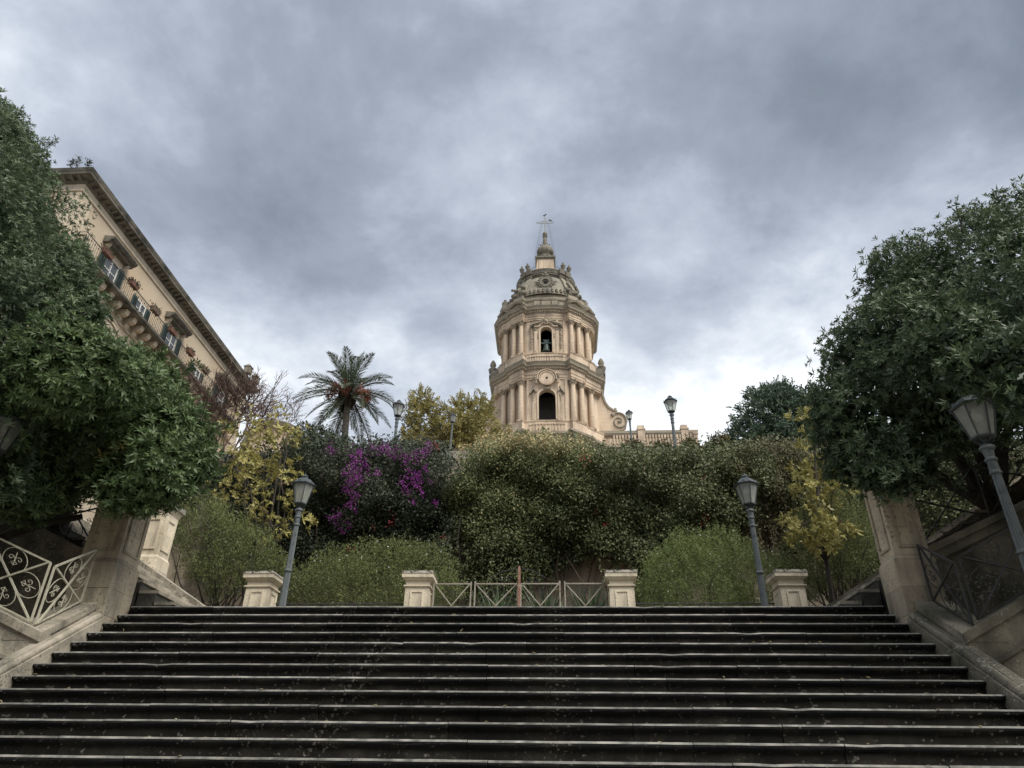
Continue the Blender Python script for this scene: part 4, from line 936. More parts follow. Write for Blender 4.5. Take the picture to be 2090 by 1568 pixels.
# oculus
a = -PI/2; yo = CY-4.53
OC = sub('oculus', CH, (AX, yo, 59.4))
obj('frame_ring', ribbon(MB(), arc(AX, 59.45, .62, 0, 2*PI, 28), .34, yo-.28, yo+.6), M['towerD'], OC)
obj('window_disc', MB().prism(arc(AX, 59.45, .46, 0, 2*PI, 20)[:-1], 'y', yo-.02, yo+.3), M['dome'], OC)
obj('opening', MB().prism(arc(AX, 59.45, .27, 0, 2*PI, 6)[:-1], 'y', yo-.05, yo-.021), M['dark'], OC)
for k in range(18):
    b = 2*PI*k/18; obj('carved_leaf', MB().blob((AX+.95*math.cos(b), yo-.12, 59.45+.95*math.sin(b)), (.2, .14, .2), k), M['towerD'], OC)
for s in (-1, 1): obj('carved_scroll', MB().tube([(AX+s*(1.25+.24*(1-i/12)*math.cos(i*.6)), yo-.05, 59.4+.24*(1-i/12)*math.sin(i*.6)) for i in range(12)], .07, 5), M['towerD'], OC)
obj('crest', MB().blob((AX, yo-.2, 60.55), (.5, .18, .25), 3, 9).blob((AX, yo-.25, 60.8), (.2, .14, .25), 4), M['towerD'], OC)
# lantern: block, drum, bulb, spire, ball, cross
LN = sub('lantern', CH, (AX, CY, 62.3))
def sq(mb, r0, z0, r1, z1): return mb.hexa([(AX-r0,CY-r0,z0),(AX+r0,CY-r0,z0),(AX+r0,CY+r0,z0),(AX-r0,CY+r0,z0)], [(AX-r1,CY-r1,z1),(AX+r1,CY-r1,z1),(AX+r1,CY+r1,z1),(AX-r1,CY+r1,z1)])
blk = sq(MB(), 1.55, 62.3, 1.32, 63.4); sq(blk, 1.32, 63.4, 1.18, 66.3); 
obj('pedestal_block', blk, tm, LN)
for x0, x1 in ((-.9, -.75), (.75, .9), (-.25, .25)): obj('block_panel', MB().hexa([(AX+x0,CY-1.36,63.6),(AX+x1,CY-1.36,63.6),(AX+x1,CY-1.2,63.6),(AX+x0,CY-1.2,63.6)], [(AX+x0,CY-1.23,66.1),(AX+x1,CY-1.23,66.1),(AX+x1,CY-1.1,66.1),(AX+x0,CY-1.1,66.1)]), tm, LN)
cp = sq(MB(), 1.22, 66.301, 1.38, 66.5); sq(cp, 1.42, 66.5, 1.42, 66.75); obj('block_cornice', cp, M['towerD'], LN)
obj('drum', MB().lathe([(1.12, 66.75), (1.12, 66.9), (.98, 66.95), (.94, 67.6), (1.05, 67.7), (1.0, 67.78)], 20, (AX, CY, 0)), M['towerD'], LN, smooth=True)
for k in range(10):
    b = 2*PI*k/10; obj('drum_stone', MB().blob((AX+1.0*math.cos(b), CY+1.0*math.sin(b), 67.25), (.16, .16, .16), k), M['towerD'], LN)
bulb = MB(); vs = []; fs = []; nb = 36
bp = [(.85, 67.78), (1.08, 68.0), (1.18, 68.35), (1.12, 68.75), (.92, 69.1), (.66, 69.4), (.46, 69.6), (.40, 69.85)]
for r, z in bp:
    for k in range(nb): b = 2*PI*k/nb; rr = r*(1+.09*abs(math.sin(b*6))); vs.append((AX+rr*math.cos(b), CY+rr*math.sin(b), z))
for j in range(len(bp)-1):
    for k in range(nb): k2 = (k+1) % nb; fs.append((j*nb+k, j*nb+k2, (j+1)*nb+k2, (j+1)*nb+k))
obj('ribbed_bulb', bulb.add(vs, fs), M['towerD'], LN, smooth=True)
for k in range(8):
    b = 2*PI*k/8; obj('bulb_leaf', MB().tube([(AX+r*math.cos(b), CY+r*math.sin(b), z) for r, z in ((.75, 69.0), (.85, 69.35), (1.0, 69.5))], [.10, .10, .04], 5), M['towerD'], LN)
obj('spire', MB().lathe([(.42, 69.8), (.46, 69.95), (.34, 70.1), (.30, 70.9), (.24, 71.35), (.36, 71.45), (.34, 71.55), (.26, 71.6)], 12, (AX, CY, 0)), M['towerD'], LN)
obj('ball', MB().lathe([(.1, 71.55), (.3, 71.7), (.38, 71.95), (.3, 72.22), (.1, 72.35)], 16, (AX, CY, 0)), M['towerD'], LN, smooth=True)
for i in range(8):
    z = 66.9+.62*i; r = .98 if i < 3 else (.8 if i < 5 else .5)
    obj('rung', MB().tube([(AX-r*.75, CY-r*.6, z), (AX-r*1.1, CY-r*.75, z), (AX-r*1.1, CY-r*.75, z+.25), (AX-r*.75, CY-r*.6, z+.25)], .025, 4), M['iron'], LN)
CRS = thing('metal_cross', 'openwork grey metal cross on top of the church tower', 'cross', (AX, CY, 72.3))
yb = CY
for nm, pts in (('upright_bar', [(-.16, 72.3), (-.16, 75.3)]), ('upright_bar', [(.16, 72.3), (.16, 75.3)]), ('arm_bar', [(-1.0, 74.16), (1.0, 74.16)]), ('arm_bar', [(-1.0, 74.46), (1.0, 74.46)])):
    obj(nm, MB().tube([(AX+a, yb, b) for a, b in pts], .07, 4), M['crossm'], CRS)
for i in range(15):
    z = 72.45+.2*i; obj('rung', MB().tube([(AX-.16, yb, z), (AX+.16, yb, z)], .04, 4), M['crossm'], CRS)
for i in range(9):
    x = -.9+.225*i
    if abs(x) > .2: obj('rung', MB().tube([(AX+x, yb, 74.16), (AX+x, yb, 74.46)], .04, 4), M['crossm'], CRS)
for (x, z, dx, dz) in ((-1.0, 74.31, -1, 0), (1.0, 74.31, 1, 0), (0, 75.3, 0, 1)):
    obj('finial', MB().tube([(AX+x-dz*.16-dx*0, yb, z-dx*.15), (AX+x+dx*.28, yb, z+dz*.28), (AX+x+dz*.16, yb, z+dx*.15)], .06, 4), M['crossm'], CRS)
for s in (-1, 1):
    obj('ray_bar', MB().tube([(AX+s*.2, yb, 74.5), (AX+s*.5, yb, 74.8)], .03, 4).tube([(AX+s*.2, yb, 74.1), (AX+s*.5, yb, 73.85)], .03, 4), M['crossm'], CRS)
    for e in (0, .18): obj('stay_wire', MB().tube([(AX+s*(.6-e), yb, 74.15), (AX+s*(1.45-e*1.2), CY-1.2, 66.8), (AX+s*(1.9-e), CY-2.0, 62.4)], .018, 3), M['iron'], CRS)
def bird(x, z, lab, f):
    o = obj('perched_bird', MB().tube([(x-f*.3, CY-.02, z+.02), (x-f*.1, CY, z+.1), (x+f*.08, CY, z+.18), (x+f*.16, CY, z+.3), (x+f*.24, CY, z+.31), (x+f*.34, CY, z+.29)], [.02, .07, .11, .07, .06, .01], 7).tube([(x+f*.05, CY-.03, z+.1), (x+f*.05, CY-.03, z-.02)], .012, 3).tube([(x+f*.05, CY+.03, z+.1), (x+f*.05, CY+.03, z-.02)], .012, 3), M['bird']); tag(o, lab, 'bird')
bird(AX-.02, 75.6, 'dark bird perched on the very top of the church cross', 1); bird(AX+.85, 74.52, 'dark bird perched on the right arm of the church cross', -1)
iron_rail('terrace_railing', [(AX-3.4, CY-.6, 62.3), (AX-2.6, CY-2.4, 62.3), (AX-1.3, CY-3.3, 62.3)], .95, .3); iron_rail('terrace_railing', [(AX+1.3, CY-3.3, 62.3), (AX+2.6, CY-2.4, 62.3), (AX+3.4, CY-.6, 62.3)], .95, .3)
# the dome assembly stands on the raised attic drum
for o in list(bpy.data.objects):
    if (o.parent is CH and o.name.split('.')[0] in ('dome', 'dome_rib', 'oculus', 'lantern', 'terrace_railing')) or (o.parent is None and o.name.split('.')[0] in ('metal_cross', 'perched_bird')):
        o.location.z += .85
# statues and finials on the shoulders
def statue(x, y, z, h, lab, arm):
    T_ = thing('stone_statue', lab, 'statue', (x, y, z))
    mb = MB().lathe([(.34*h, 0), (.36*h, .05*h), (.27*h, .3*h), (.2*h, .5*h), (.24*h, .68*h), (.20*h, .78*h), (.07*h, .82*h), (.065*h, .85*h), (.10*h, .90*h), (.095*h, .97*h), (.03*h, 1.0*h)], 12, (x, y, z), sy=.7)
    obj('robed_figure', mb, M['towerD'], T_, smooth=True)
    obj('raised_arm', MB().tube([(x+arm*.2*h, y-.05*h, z+.72*h), (x+arm*.34*h, y-.14*h, z+.62*h), (x+arm*.33*h, y-.2*h, z+.86*h)], [.07*h, .06*h, .04*h], 6), M['towerD'], T_)
    obj('pedestal', MB().box(x-.55, x+.55, y-.45, y+.45, z-1.2, z), M['towerD'], T_)
statue(AX-5.45, FY+4.4, 57.2, 2.0, 'weathered statue on the left shoulder of the church tower', 1)
for (x, z, h, lab) in ((5.25, 57.3, 1.5, 'broken stone figure on the right shoulder of the church tower'),):
    statue(AX+x, FY+4.4, z, h, lab, -1)
for s in (-1, 1):
    for k, (x, y, z) in enumerate(((6.1, 5.6, 56.0), (6.35, 6.6, 56.0))):
        obj('shoulder_finial', MB().lathe([(.3, 0), (.3, .5), (.36, .55), (.2, .7), (.3, .95), (.22, 1.2), (.05, 1.35)], 10, (AX+s*x, FY+y, z)), M['towerD'], CH)
    obj('shoulder_urn', MB().lathe([(.42, 0), (.42, 1.2), (.5, 1.3), (.3, 1.5), (.55, 2.0), (.6, 2.3), (.3, 2.6), (.42, 3.0), (.3, 3.4), (.12, 3.7)], 12, (AX+s*7.0, FY+6.2, 47.0)), M['towerD'], CH, smooth=True)
    obj('shoulder_block', MB().box(AX+s*6.6-.5, AX+s*6.6+.5, FY+5.2, FY+7.4, 46.99, 48.6), M['towerD'], CH)
# volutes and side parapets
for s in (-1, 1):
    V_ = sub('volute', CH, (AX+s*8, FY+6, 39.5)); X = lambda d: AX+s*d; y0, y1 = FY+5.75, FY+6.55
    pr = [(5.9, 46.0), (6.85, 45.9), (6.98, 44.8), (7.2, 43.9), (7.6, 43.2), (8.2, 42.75), (8.6, 42.6), (9.1, 42.45), (9.6, 42.0), (9.75, 41.3), (9.6, 40.6), (9.1, 40.15), (8.6, 40.0), (8.0, 39.9), (5.9, 39.9)]
    obj('volute_wall', MB().prism([(X(a), b) for a, b in pr], 'y', y0, y1), tm, V_)
    obj('edge_moulding', ribbon(MB(), [(X(a), b+.05) for a, b in pr[1:7]], .22, y0-.15, y1+.1), tg, V_)
    obj('spiral_roll', MB().tube([(X(8.75)+s*(1.12*(1-i/46))*math.cos(2.2-i*.25), y0-.04, 41.3+(1.22*(1-i/46))*math.sin(2.2-i*.25)) for i in range(42)], [.15*(1-.5*i/42) for i in range(42)], 7), tg, V_, smooth=True)
    obj('spiral_eye', MB().blob((X(8.75), y0-.02, 41.3), (.22, .2, .22), 1, 9), tg, V_)
    obj('curl_end', MB().blob((X(8.05), y0-.05, 42.2), (.26, .24, .3), 3, 9).blob((X(8.4), y0, 42.95), (.18, .18, .26), 4), tg, V_)
    PW = thing('side_parapet', ('stone parapet with pedestals right of the church tower' if s > 0 else 'stone parapet left of the church tower behind the trees'), 'parapet', (X(12), FY+6, 27)); x0, x1 = sorted((X(6.0), X(18.0)))
    yp0, yp1 = FY+5.7, FY+6.4
    obj('parapet_wall', MB().box(x0, x1, yp0+.1, yp1, 27, 39.0), tm, PW)
    obj('parapet_coping', MB().box(x0-.01, x1+.1, yp0-.1, yp1+.1, 39.6, 39.95).box(x0, x1, yp0-.02, yp1, 39.4, 39.599), tg, PW)
    obj('parapet_back', MB().box(x0+.01, x1-.01, yp0+.3, yp1-.02, 39.001, 39.399), tm, PW)
    for d in (11.3, 16.5):
        cx_ = X(d); obj('parapet_pedestal', MB().box(cx_-.42, cx_+.42, yp0-.14, yp1+.12, 38.2, 40.05).box(cx_-.52, cx_+.52, yp0-.22, yp1+.2, 40.051, 40.2).box(cx_-.4, cx_+.4, yp0-.1, yp1+.08, 40.201, 40.65), tm, PW)
    for k, d in enumerate((17.3, 17.75)):
        cx_ = X(d); obj('end_pier', MB().box(cx_-.25, cx_+.25, yp0-.05-.1*k, yp1+.3, 30, 39.7-.35*k).box(cx_-.33, cx_+.33, yp0-.12-.1*k, yp1+.35, 39.701-.35*k, 39.95-.35*k), tm, PW)
    for k in range(26):
        d = 8.0+9.0*k/25
        if abs(d-11.3) < .55 or abs(d-16.5) < .55: continue
        hh = .14 if k % 2 else .10; x = X(d)
        obj('parapet_block', MB().box(x-hh, x+hh, yp0-.03, yp0+.12, 39.02, 39.38).box(x-.08, x+.08, yp0-.01, yp0+.099, 38.3, 39.019), tm, PW)

# ================================================================== PALAZZO ON THE LEFT
PZ = thing('palazzo', 'long ochre stone palazzo with heavy dark cornice and balcony on the left', 'building', (-24, 30, 10.6))
PX = -20.0
PP = np.array([(-36, 39.4), (-36, 21.0), (-20, 21.0), (-20, 39.4)], float)
obj('wall', sweep(MB(), PP, [(0, 1), (0, 23.78)]), M['plaster'], PZ)
obj('string_moulding', sweep(MB(), PP, [(.0, 23.781), (.07, 23.80), (.07, 23.86), (.04, 23.9), (.04, 23.92)]), M['plasterP'], PZ)
obj('frieze', sweep(MB(), PP, [(.015, 23.921), (.015, 24.22)]), M['plasterP'], PZ)
obj('cornice', sweep(MB(), PP, [(.02, 24.221), (.10, 24.25), (.14, 24.38), (.46, 24.40), (.48, 24.50), (.50, 24.53), (.54, 24.64), (.55, 24.67), (.42, 24.70), (.36, 24.78), (-.5, 24.93)]), M['cornice'], PZ)
mod = MB().prism([(0, .04), (.18, .09), (.30, .15), (.30, .18), (0, .18)], 'y', -.065, .065)
def modillions(n, f):
    first = None
    for i in range(n):
        p, rz = f(i)
        if first is None: o = first = obj('modillion', mod, M['cornice'], PZ, local=True)
        else: o = first.copy(); COL.objects.link(o); o.parent = PZ
        o.location = tuple(np.array(p)-wloc(PZ)); o.rotation_euler.z = rz
modillions(54, lambda i: ((PX+.10, 21.1+i*.342, 24.22), 0)); modillions(24, lambda i: ((PX-.1-i*.36, 20.9, 24.22), -PI/2))
for z0, z1, d, y0, y1 in ((10.0, 23.70, .05, 21.0, 21.75), (10.0, 23.70, .05, 38.7, 39.4)):
    obj('corner_pilaster', MB().box(PX+.001, PX+d, y0, y1, z0, z1), M['plasterP'], PZ)
obj('corner_pilaster', MB().box(PX-.75, PX+.05, 20.95, 20.999, 10, 23.70), M['plasterP'], PZ)
for y in (37.9, 39.2): obj('roof_finial', MB().box(PX+.3, PX+.7, y-.2, y+.2, 24.8, 25.25).hexa([(PX+.25,y-.25,25.25),(PX+.75,y-.25,25.25),(PX+.75,y+.25,25.25),(PX+.25,y+.25,25.25)], [(PX+.45,y-.05,25.5),(PX+.55,y-.05,25.5),(PX+.55,y+.05,25.5),(PX+.45,y+.05,25.5)]), M['cornice'], PZ)
ZS = 20.85
def shutter(parent, y0, y1, z0, z1, mt, x=PX+.05):
    s_ = obj('shutter', MB().box(x, x+.045, y0, y1, z0, z1), mt, parent)
    n = int((z1-z0)/.09)
    lv = MB()
    for i in range(n):
        z = z0+.06+i*(z1-z0-.1)/n; lv.hexa([(x+.046,y0+.06,z),(x+.075,y0+.06,z-.02),(x+.075,y1-.06,z-.02),(x+.046,y1-.06,z)], [(x+.046,y0+.06,z+.03),(x+.075,y0+.06,z+.01),(x+.075,y1-.06,z+.01),(x+.046,y1-.06,z+.03)])
    obj('louvres', lv, mt, s_)
def balcony_door(yc, w2, ztop, hood):
    D_ = sub('balcony_door', PZ, (PX, yc, ZS+.16)); x = PX
    zb = ZS+.16
    obj('opening', MB().box(x-.3, x+.012, yc-w2, yc+w2, zb, ztop), M['dark'], D_)
    fr = MB()
    for a, b in ((yc-w2, yc-w2+.06), (yc-.04, yc+.04), (yc+w2-.06, yc+w2)): fr.box(x+.013, x+.05, a, b, zb, ztop)
    for z in (zb, zb+.5, (zb+ztop)/2+.15, ztop-.06): fr.box(x+.0131, x+.048, yc-w2+.06, yc+w2-.06, z, z+.05)
    obj('door_frame', fr, M['white'], D_)
    for a, b in ((yc-w2+.06, yc-.04), (yc+.04, yc+w2-.06)): obj('door_pane', MB().add([(x+.016,a,zb),(x+.016,b,zb),(x+.016,b,ztop),(x+.016,a,ztop)], [(0,1,2,3)]), M['pane'], D_)
    sw = w2*.85
    shutter(D_, yc-w2-sw, yc-w2-.02, zb, ztop-.02, M['shutter'], x+.07); shutter(D_, yc+w2+.02, yc+w2+sw, zb, ztop-.02, M['shutter'], x+.07)
    if hood:
        obj('surround', MB().box(x+.001, x+.06, yc-w2-.17, yc-w2-.001, zb, ztop+.34).box(x+.001, x+.06, yc+w2+.001, yc+w2+.17, zb, ztop+.34).box(x+.0012, x+.055, yc-w2-.0009, yc+w2+.0009, ztop, ztop+.34), M['plasterP'], D_)
        for s in (-1, 1): obj('hood_bracket', MB().prism([(0, 0), (.10, .05), (.26, .36), (.26, .40), (0, .40)], 'y', yc+s*(w2+.28)-.07, yc+s*(w2+.28)+.07).__class__().prism([(x+.001, ztop+.0), (x+.12, ztop+.05), (x+.3, ztop+.33), (x+.001, ztop+.33)], 'y', yc+s*(w2+.28)-.07, yc+s*(w2+.28)+.07), M['plasterP'], D_)
        obj('hood_cornice', MB().prism([(x+.001, ztop+.342), (x+.30, ztop+.345), (x+.34, ztop+.42), (x+.46, ztop+.46), (x+.54, ztop+.56), (x+.54, ztop+.62), (x+.001, ztop+.70)], 'y', yc-w2-.5, yc+w2+.5), M['cornice'], D_)
for yc, h in ((24.1, 1), (29.9, 1), (36.1, 1)): balcony_door(yc, .5, 22.52, h)
for yc in (26.85, 33.0): balcony_door(yc, .42, 22.2, 0)
B_ = sub('balcony', PZ, (PX, 29, ZS))
BX = PX+.70; BY0, BY1 = 21.35, 38.0
obj('balcony_slab', MB().box(PX+.001, BX, BY0, BY1, ZS, ZS+.14).box(PX+.001, BX-.07, BY0+.05, BY1-.05, ZS-.06, ZS-.001).box(BX-.05, BX+.03, BY0-.02, BY1+.02, ZS+.05, ZS+.11), M['cornice'], B_)
cb = MB().prism([(0, -.5), (.10, -.52), (.18, -.42), (.20, -.28), (.34, -.30), (.46, -.22), (.50, -.08), (.52, 0), (0, 0)], 'y', -.13, .13); first = None
for i in range(25):
    if first is None: o = first = obj('corbel', cb, M['plasterP'], B_, local=True)
    else: o = first.copy(); COL.objects.link(o); o.parent = B_
    o.location = tuple(np.array((PX+.001, 21.6+i*.66, ZS-.061))-wloc(B_))
RZ = ZS+.14
obj('top_rail', MB().tube([(PX, BY0+.04, RZ+.84), (BX-.04, BY0+.04, RZ+.84), (BX-.04, BY1-.04, RZ+.84), (PX, BY1-.04, RZ+.84)], .022, 4), M['iron'], B_)
obj('lower_rail', MB().tube([(PX, BY0+.04, RZ+.06), (BX-.04, BY0+.04, RZ+.06), (BX-.04, BY1-.04, RZ+.06)], .014, 4), M['iron'], B_)
first = None
for i in range(128):
    p = (BX-.04, BY0+.04+i*.13, RZ)
    if first is None: o = first = obj('bar', MB().tube([(0, 0, 0), (0, 0, .84)], .009, 4), M['iron'], B_, local=True)
    else: o = first.copy(); COL.objects.link(o); o.parent = B_
    o.location = tuple(np.array(p)-wloc(B_))
scr = MB().tube([(0, c[0], c[1]+.68) for c in spiral((0, 0), .055, 1.1, 0)], .008, 4).tube([(0, -c[0], c[1]+.16) for c in spiral((0, 0), .055, 1.1, 0)], .008, 4); first = None
for i in range(64):
    if first is None: o = first = obj('rail_scroll', scr, M['iron'], B_, local=True)
    else: o = first.copy(); COL.objects.link(o); o.parent = B_
    o.location = tuple(np.array((BX-.04, BY0+.17+i*.26, RZ))-wloc(B_))
for k, (y, c_, lab) in enumerate(((22.75, 'terra', 'terracotta planter hung on the balcony rail nearest the building corner'), (24.95, 'terra', 'reddish planter box on the balcony rail right of the first hooded door'), (27.0, 'dark', 'dark bushy balcony plant above the small middle door'), (28.75, 'terra', 'reddish planter on the balcony rail before the second hooded door'), (30.75, 'terra', 'terracotta planter on the balcony rail after the second hooded door'), (32.6, 'dark', 'dark bushy balcony plant near the bare shrub'))):
    T_ = thing('planter_box', lab, 'planter', (BX+.05, y, RZ+.70), 'planters on the palazzo balcony')
    obj('trough', MB().hexa([(BX-.02,y-.28,RZ+.70),(BX+.16,y-.28,RZ+.70),(BX+.16,y+.28,RZ+.70),(BX-.02,y+.28,RZ+.70)], [(BX-.05,y-.33,RZ+.92),(BX+.2,y-.33,RZ+.92),(BX+.2,y+.33,RZ+.92),(BX-.05,y+.33,RZ+.92)]), M['terra'] if c_ == 'terra' else M['shutterB'], T_)
    n = 160; base = np.array([BX+.07, y, RZ+.9])+rng.normal(size=(n, 3))*(.08, .2, .05); d = rand_dirs(n)+(0, 0, .6)
    leaves('foliage', base, d, rand_dirs(n), .14, .05, M['boug'], T_)
for (yw,) in ((25.15,), (31.3,)):
    W_ = sub('arched_window', PZ, (PX, yw, 17)); zc = 18.75
    f = lambda r, y0_, y1_, n=18: None
    lou = [(yw-.82, 16.5)]+[(yw+.82*math.cos(PI-PI*i/16), zc+.82*math.sin(PI*i/16)) for i in range(17)]+[(yw+.82, 16.5)]
    obj('louvred_shutter', MB().prism(lou, 'x', PX+.002, PX+.05), M['shutterB'], W_)
    lv = MB()
    for i in range(26):
        z = 16.55+i*.115
        hw = .8 if z < zc else math.sqrt(max(0, .64-(z-zc)**2))
        if hw > .1: lv.box(PX+.051, PX+.075, yw-hw, yw-.03, z, z+.05); lv.box(PX+.051, PX+.075, yw+.03, yw+hw, z, z+.05)
    obj('louvres', lv, M['shutterB'], W_)
    def arch_band(r, t, d, nm):
        mb = MB(); pts = [(yw-r, 16.4)]+[(yw+r*math.cos(PI-PI*i/20), zc+r*math.sin(PI*i/20)) for i in range(21)]+[(yw+r, 16.4)]
        for (a0, a1), (b0, b1) in zip(pts[:-1], pts[1:]):
            k = (r+t)/r; oa = (yw+(a0-yw)*k, zc+(a1-zc)*k if a1 > zc-.01 else a1); ob = (yw+(b0-yw)*k, zc+(b1-zc)*k if b1 > zc-.01 else b1)
            mb.hexa([(PX+.001,a0,a1),(PX+d,a0,a1),(PX+d,b0,b1),(PX+.001,b0,b1)], [(PX+.001,*oa),(PX+d,*oa),(PX+d,*ob),(PX+.001,*ob)])
        obj(nm, mb, M['plasterP'], W_)
    arch_band(.83, .28, .10, 'inner_arch'); arch_band(1.13, .12, .16, 'outer_arch'); arch_band(1.4, .10, .08, 'hood_arch')
obj('piano_band', MB().box(PX+.001, PX+.06, 21.0, 39.4, ZS-.62, ZS-.52), M['plasterP'], PZ)
# small weeds growing on the roof edge
for (px, py, h, lab) in ((150, 350, .55, 'small weed sprouting on the palazzo roof corner, taller one'), (138, 352, .4, 'small weed sprouting on the palazzo roof, left of the taller one'), (175, 346, .3, 'short weed on the palazzo roof next to the corner')):
    p = at(px, py, 20.6); p[2] = 24.9
    T_ = thing('roof_weed', lab, 'plant', p, 'weeds on the palazzo roof')
    obj('stem', MB().tube([p-(0, 0, .1), p+(0, 0, h)], .008, 4), M['bark'], T_)
    n = 90; b = p+np.stack([rng.normal(size=n)*.05, rng.normal(size=n)*.05, rng.rand(n)*h], 1); d = rand_dirs(n)*(1, 1, .5)+(0, 0, .4)
    leaves('leaves', b, d, rand_dirs(n), .13, .03, M['boug'], T_)

# ---- pale house glimpsed through the left tree, small gabled roof, terrace pedestal
H_ = thing('stucco_house', 'pale stucco house glimpsed through the branches at the left edge', 'house', (-17, 17, 3))
obj('wall', MB().box(-24, -13.4, 16.2, 19.6, .5, 9.6), M['plasterP'], H_)
obj('eaves', MB().box(-24.2, -13.2, 16.0, 19.8, 9.601, 9.85), M['cornice'], H_)
for x in (-15.0, -17.6):
    W_ = obj('window', MB().box(x-.5, x+.5, 16.17, 16.198, 6.2, 7.9), M['shutterB'], H_); obj('sill', MB().box(x-.65, x+.65, 16.05, 16.197, 6.05, 6.199), M['cornice'], W_)
g0 = at(562, 900, 34.5)
GB = thing('curved_gable', 'small curved stone gable showing above the yellow tree, left of the palm', 'gable', (g0[0], 34.5, 10.6))
obj('gable_wall', MB().prism([(g0[0]-1.6, 10.5)]+[(g0[0]+1.6*math.cos(PI-PI*i/14), g0[2]-.4+1.25*math.sin(PI*i/14)) for i in range(15)]+[(g0[0]+1.6, 10.5)], 'y', 34.4, 35.0), M['plaster'], GB)
obj('gable_moulding', ribbon(MB(), [(g0[0]+1.7*math.cos(PI-PI*i/14), g0[2]-.4+1.35*math.sin(PI*i/14)) for i in range(15)], .22, 34.2, 35.05), M['cornice'], GB)
tp = at(907, 920, 36.9)
TP = thing('terrace_pedestal', 'stone terrace pedestal with flat cap behind the bougainvillea', 'pedestal', (tp[0], 36.9, 18.6))
obj('shaft', MB().box(tp[0]-.4, tp[0]+.4, 36.6, 37.2, 17.5, tp[2]-.12), M['ped'], TP); obj('cap', MB().box(tp[0]-.5, tp[0]+.5, 36.5, 37.3, tp[2]-.119, tp[2]), M['pedcap'], TP)
TG = thing('terrace_railing', 'grey iron terrace railing behind the creepers, left of the church', 'railing', (tp[0]+.5, 36.9, 18.6))
for i in range(3): rail_panel(TG, (tp[0]+.5+i*1.15, 36.9, tp[2]-1.35), (1, 0, 0), 1.1, .82, M['ironG'], t=.022, scroll=False)

# ================================================================== VEGETATION
def add_limbs(T_, root, ends, r0, mt, nm='limb'):
    for e in ends:
        pth = branch_path(root, e, .10); n = len(pth)
        obj(nm, MB().tube(pth, [r0*(1-.8*i/(n-1)) for i in range(n)], 7), mt, T_, smooth=True)
def broad_tree(name, label, lobes, root, fork, m_, per, spread, k, L, W, mt, r0=.16, inner=1500, var_bias=0.0, limbs=8, extra=None):
    T_ = thing(name, label, 'tree', root)
    pth = branch_path(root, fork, .06, 8); n = len(pth)
    obj('trunk', MB().tube(pth, [r0*(1.25-.5*i/(n-1)) for i in range(n)], 10), M['bark'], T_, smooth=True)
    order = np.argsort([-l[1].prod() for l in lobes])[:limbs]
    add_limbs(T_, fork, [lobes[i][0] for i in order], r0*.6, M['bark'])
    tips, ax, cv = crown_tips(lobes, m_, per, spread)
    b, d, nr_, l_, w_ = rosettes(tips, ax, k, L, W)
    var = np.repeat(cv, k)*.55+rng.rand(len(b))*.45+var_bias
    leaves('crown', b, d, nr_, l_, w_, mt, T_, var=var)
    # shoots that stick out of the crown
    sc, sn = crown_clumps(lobes, 110, keep_in=0, skin=.03)
    tw = MB(); tipb, axb = [], []
    for c_, n_ in zip(sc, sn):
        dsh = unit((n_+np.array([0, 0, .5])+rng.normal(size=3)*.35)[None])[0]; ln = rng.uniform(.18, .5); e_ = c_+dsh*ln+np.array([0, 0, -.15*ln])
        tw.tube([c_-dsh*.2, c_+dsh*ln*.5, e_], [.008, .006, .003], 4)
        for f_ in np.linspace(.35, 1, 4): tipb.append(c_+(e_-c_)*f_+rng.normal(size=3)*.025); axb.append(dsh+rng.normal(size=3)*.3)
    obj('twigs', tw, M['bark'], T_, kind='stuff')
    b2, d2, n2, l2, w2 = rosettes(np.array(tipb), np.array(axb), k, L, W); leaves('shoot_foliage', b2, d2, n2, l2, w2, mt, T_)
    # interior foliage
    cs = np.array([l[0] for l in lobes]); rs = np.array([l[1] for l in lobes]); pk = rng.randint(len(lobes), size=inner)
    p = cs[pk]+rand_dirs(inner)*rs[pk]*(.85*rng.rand(inner)**.4)[:, None]
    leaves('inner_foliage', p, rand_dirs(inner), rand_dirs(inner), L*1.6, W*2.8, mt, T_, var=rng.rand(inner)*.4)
    if extra: extra(T_)
    return T_
# the big evergreen on the right
RL = [lobe(2010, 690, 9.9, 238, 1, 1), lobe(1858, 772, 9.8, 163), lobe(1764, 850, 9.9, 108), lobe(2095, 590, 10.2, 180), lobe(1935, 640, 10.0, 136), lobe(1800, 935, 9.5, 60),
      lobe(1745, 930, 9.8, 48), lobe(1860, 945, 9.3, 50), lobe(2240, 690, 8.6, 230), lobe(2150, 600, 9.6, 150), lobe(1700, 850, 10.4, 33), lobe(2420, 640, 7.2, 280), lobe(1960, 820, 8.9, 83), lobe(2080, 760, 8.2, 78), lobe(1965, 715, 8.2, 90), lobe(1890, 610, 10.0, 92), lobe(1800, 715, 10.0, 90), lobe(2060, 735, 6.9, 58), lobe(1975, 760, 7.3, 36), lobe(2150, 800, 6.6, 78), lobe(1830, 985, 9.0, 22), lobe(1775, 970, 9.2, 22)]
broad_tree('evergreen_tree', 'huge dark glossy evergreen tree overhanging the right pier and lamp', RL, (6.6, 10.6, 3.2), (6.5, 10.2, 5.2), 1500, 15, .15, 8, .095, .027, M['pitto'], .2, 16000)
LL = [lobe(-5, 330, 11.2, 87), lobe(30, 455, 11.1, 92), lobe(80, 590, 11.0, 117), lobe(20, 720, 10.6, 167), lobe(-90, 470, 11.2, 212), lobe(160, 640, 11.0, 54), lobe(50, 870, 10.2, 132), lobe(-150, 700, 9.6, 252), lobe(-30, 290, 11.2, 82), lobe(-260, 420, 8.4, 312), lobe(-170, 850, 7.6, 212)]
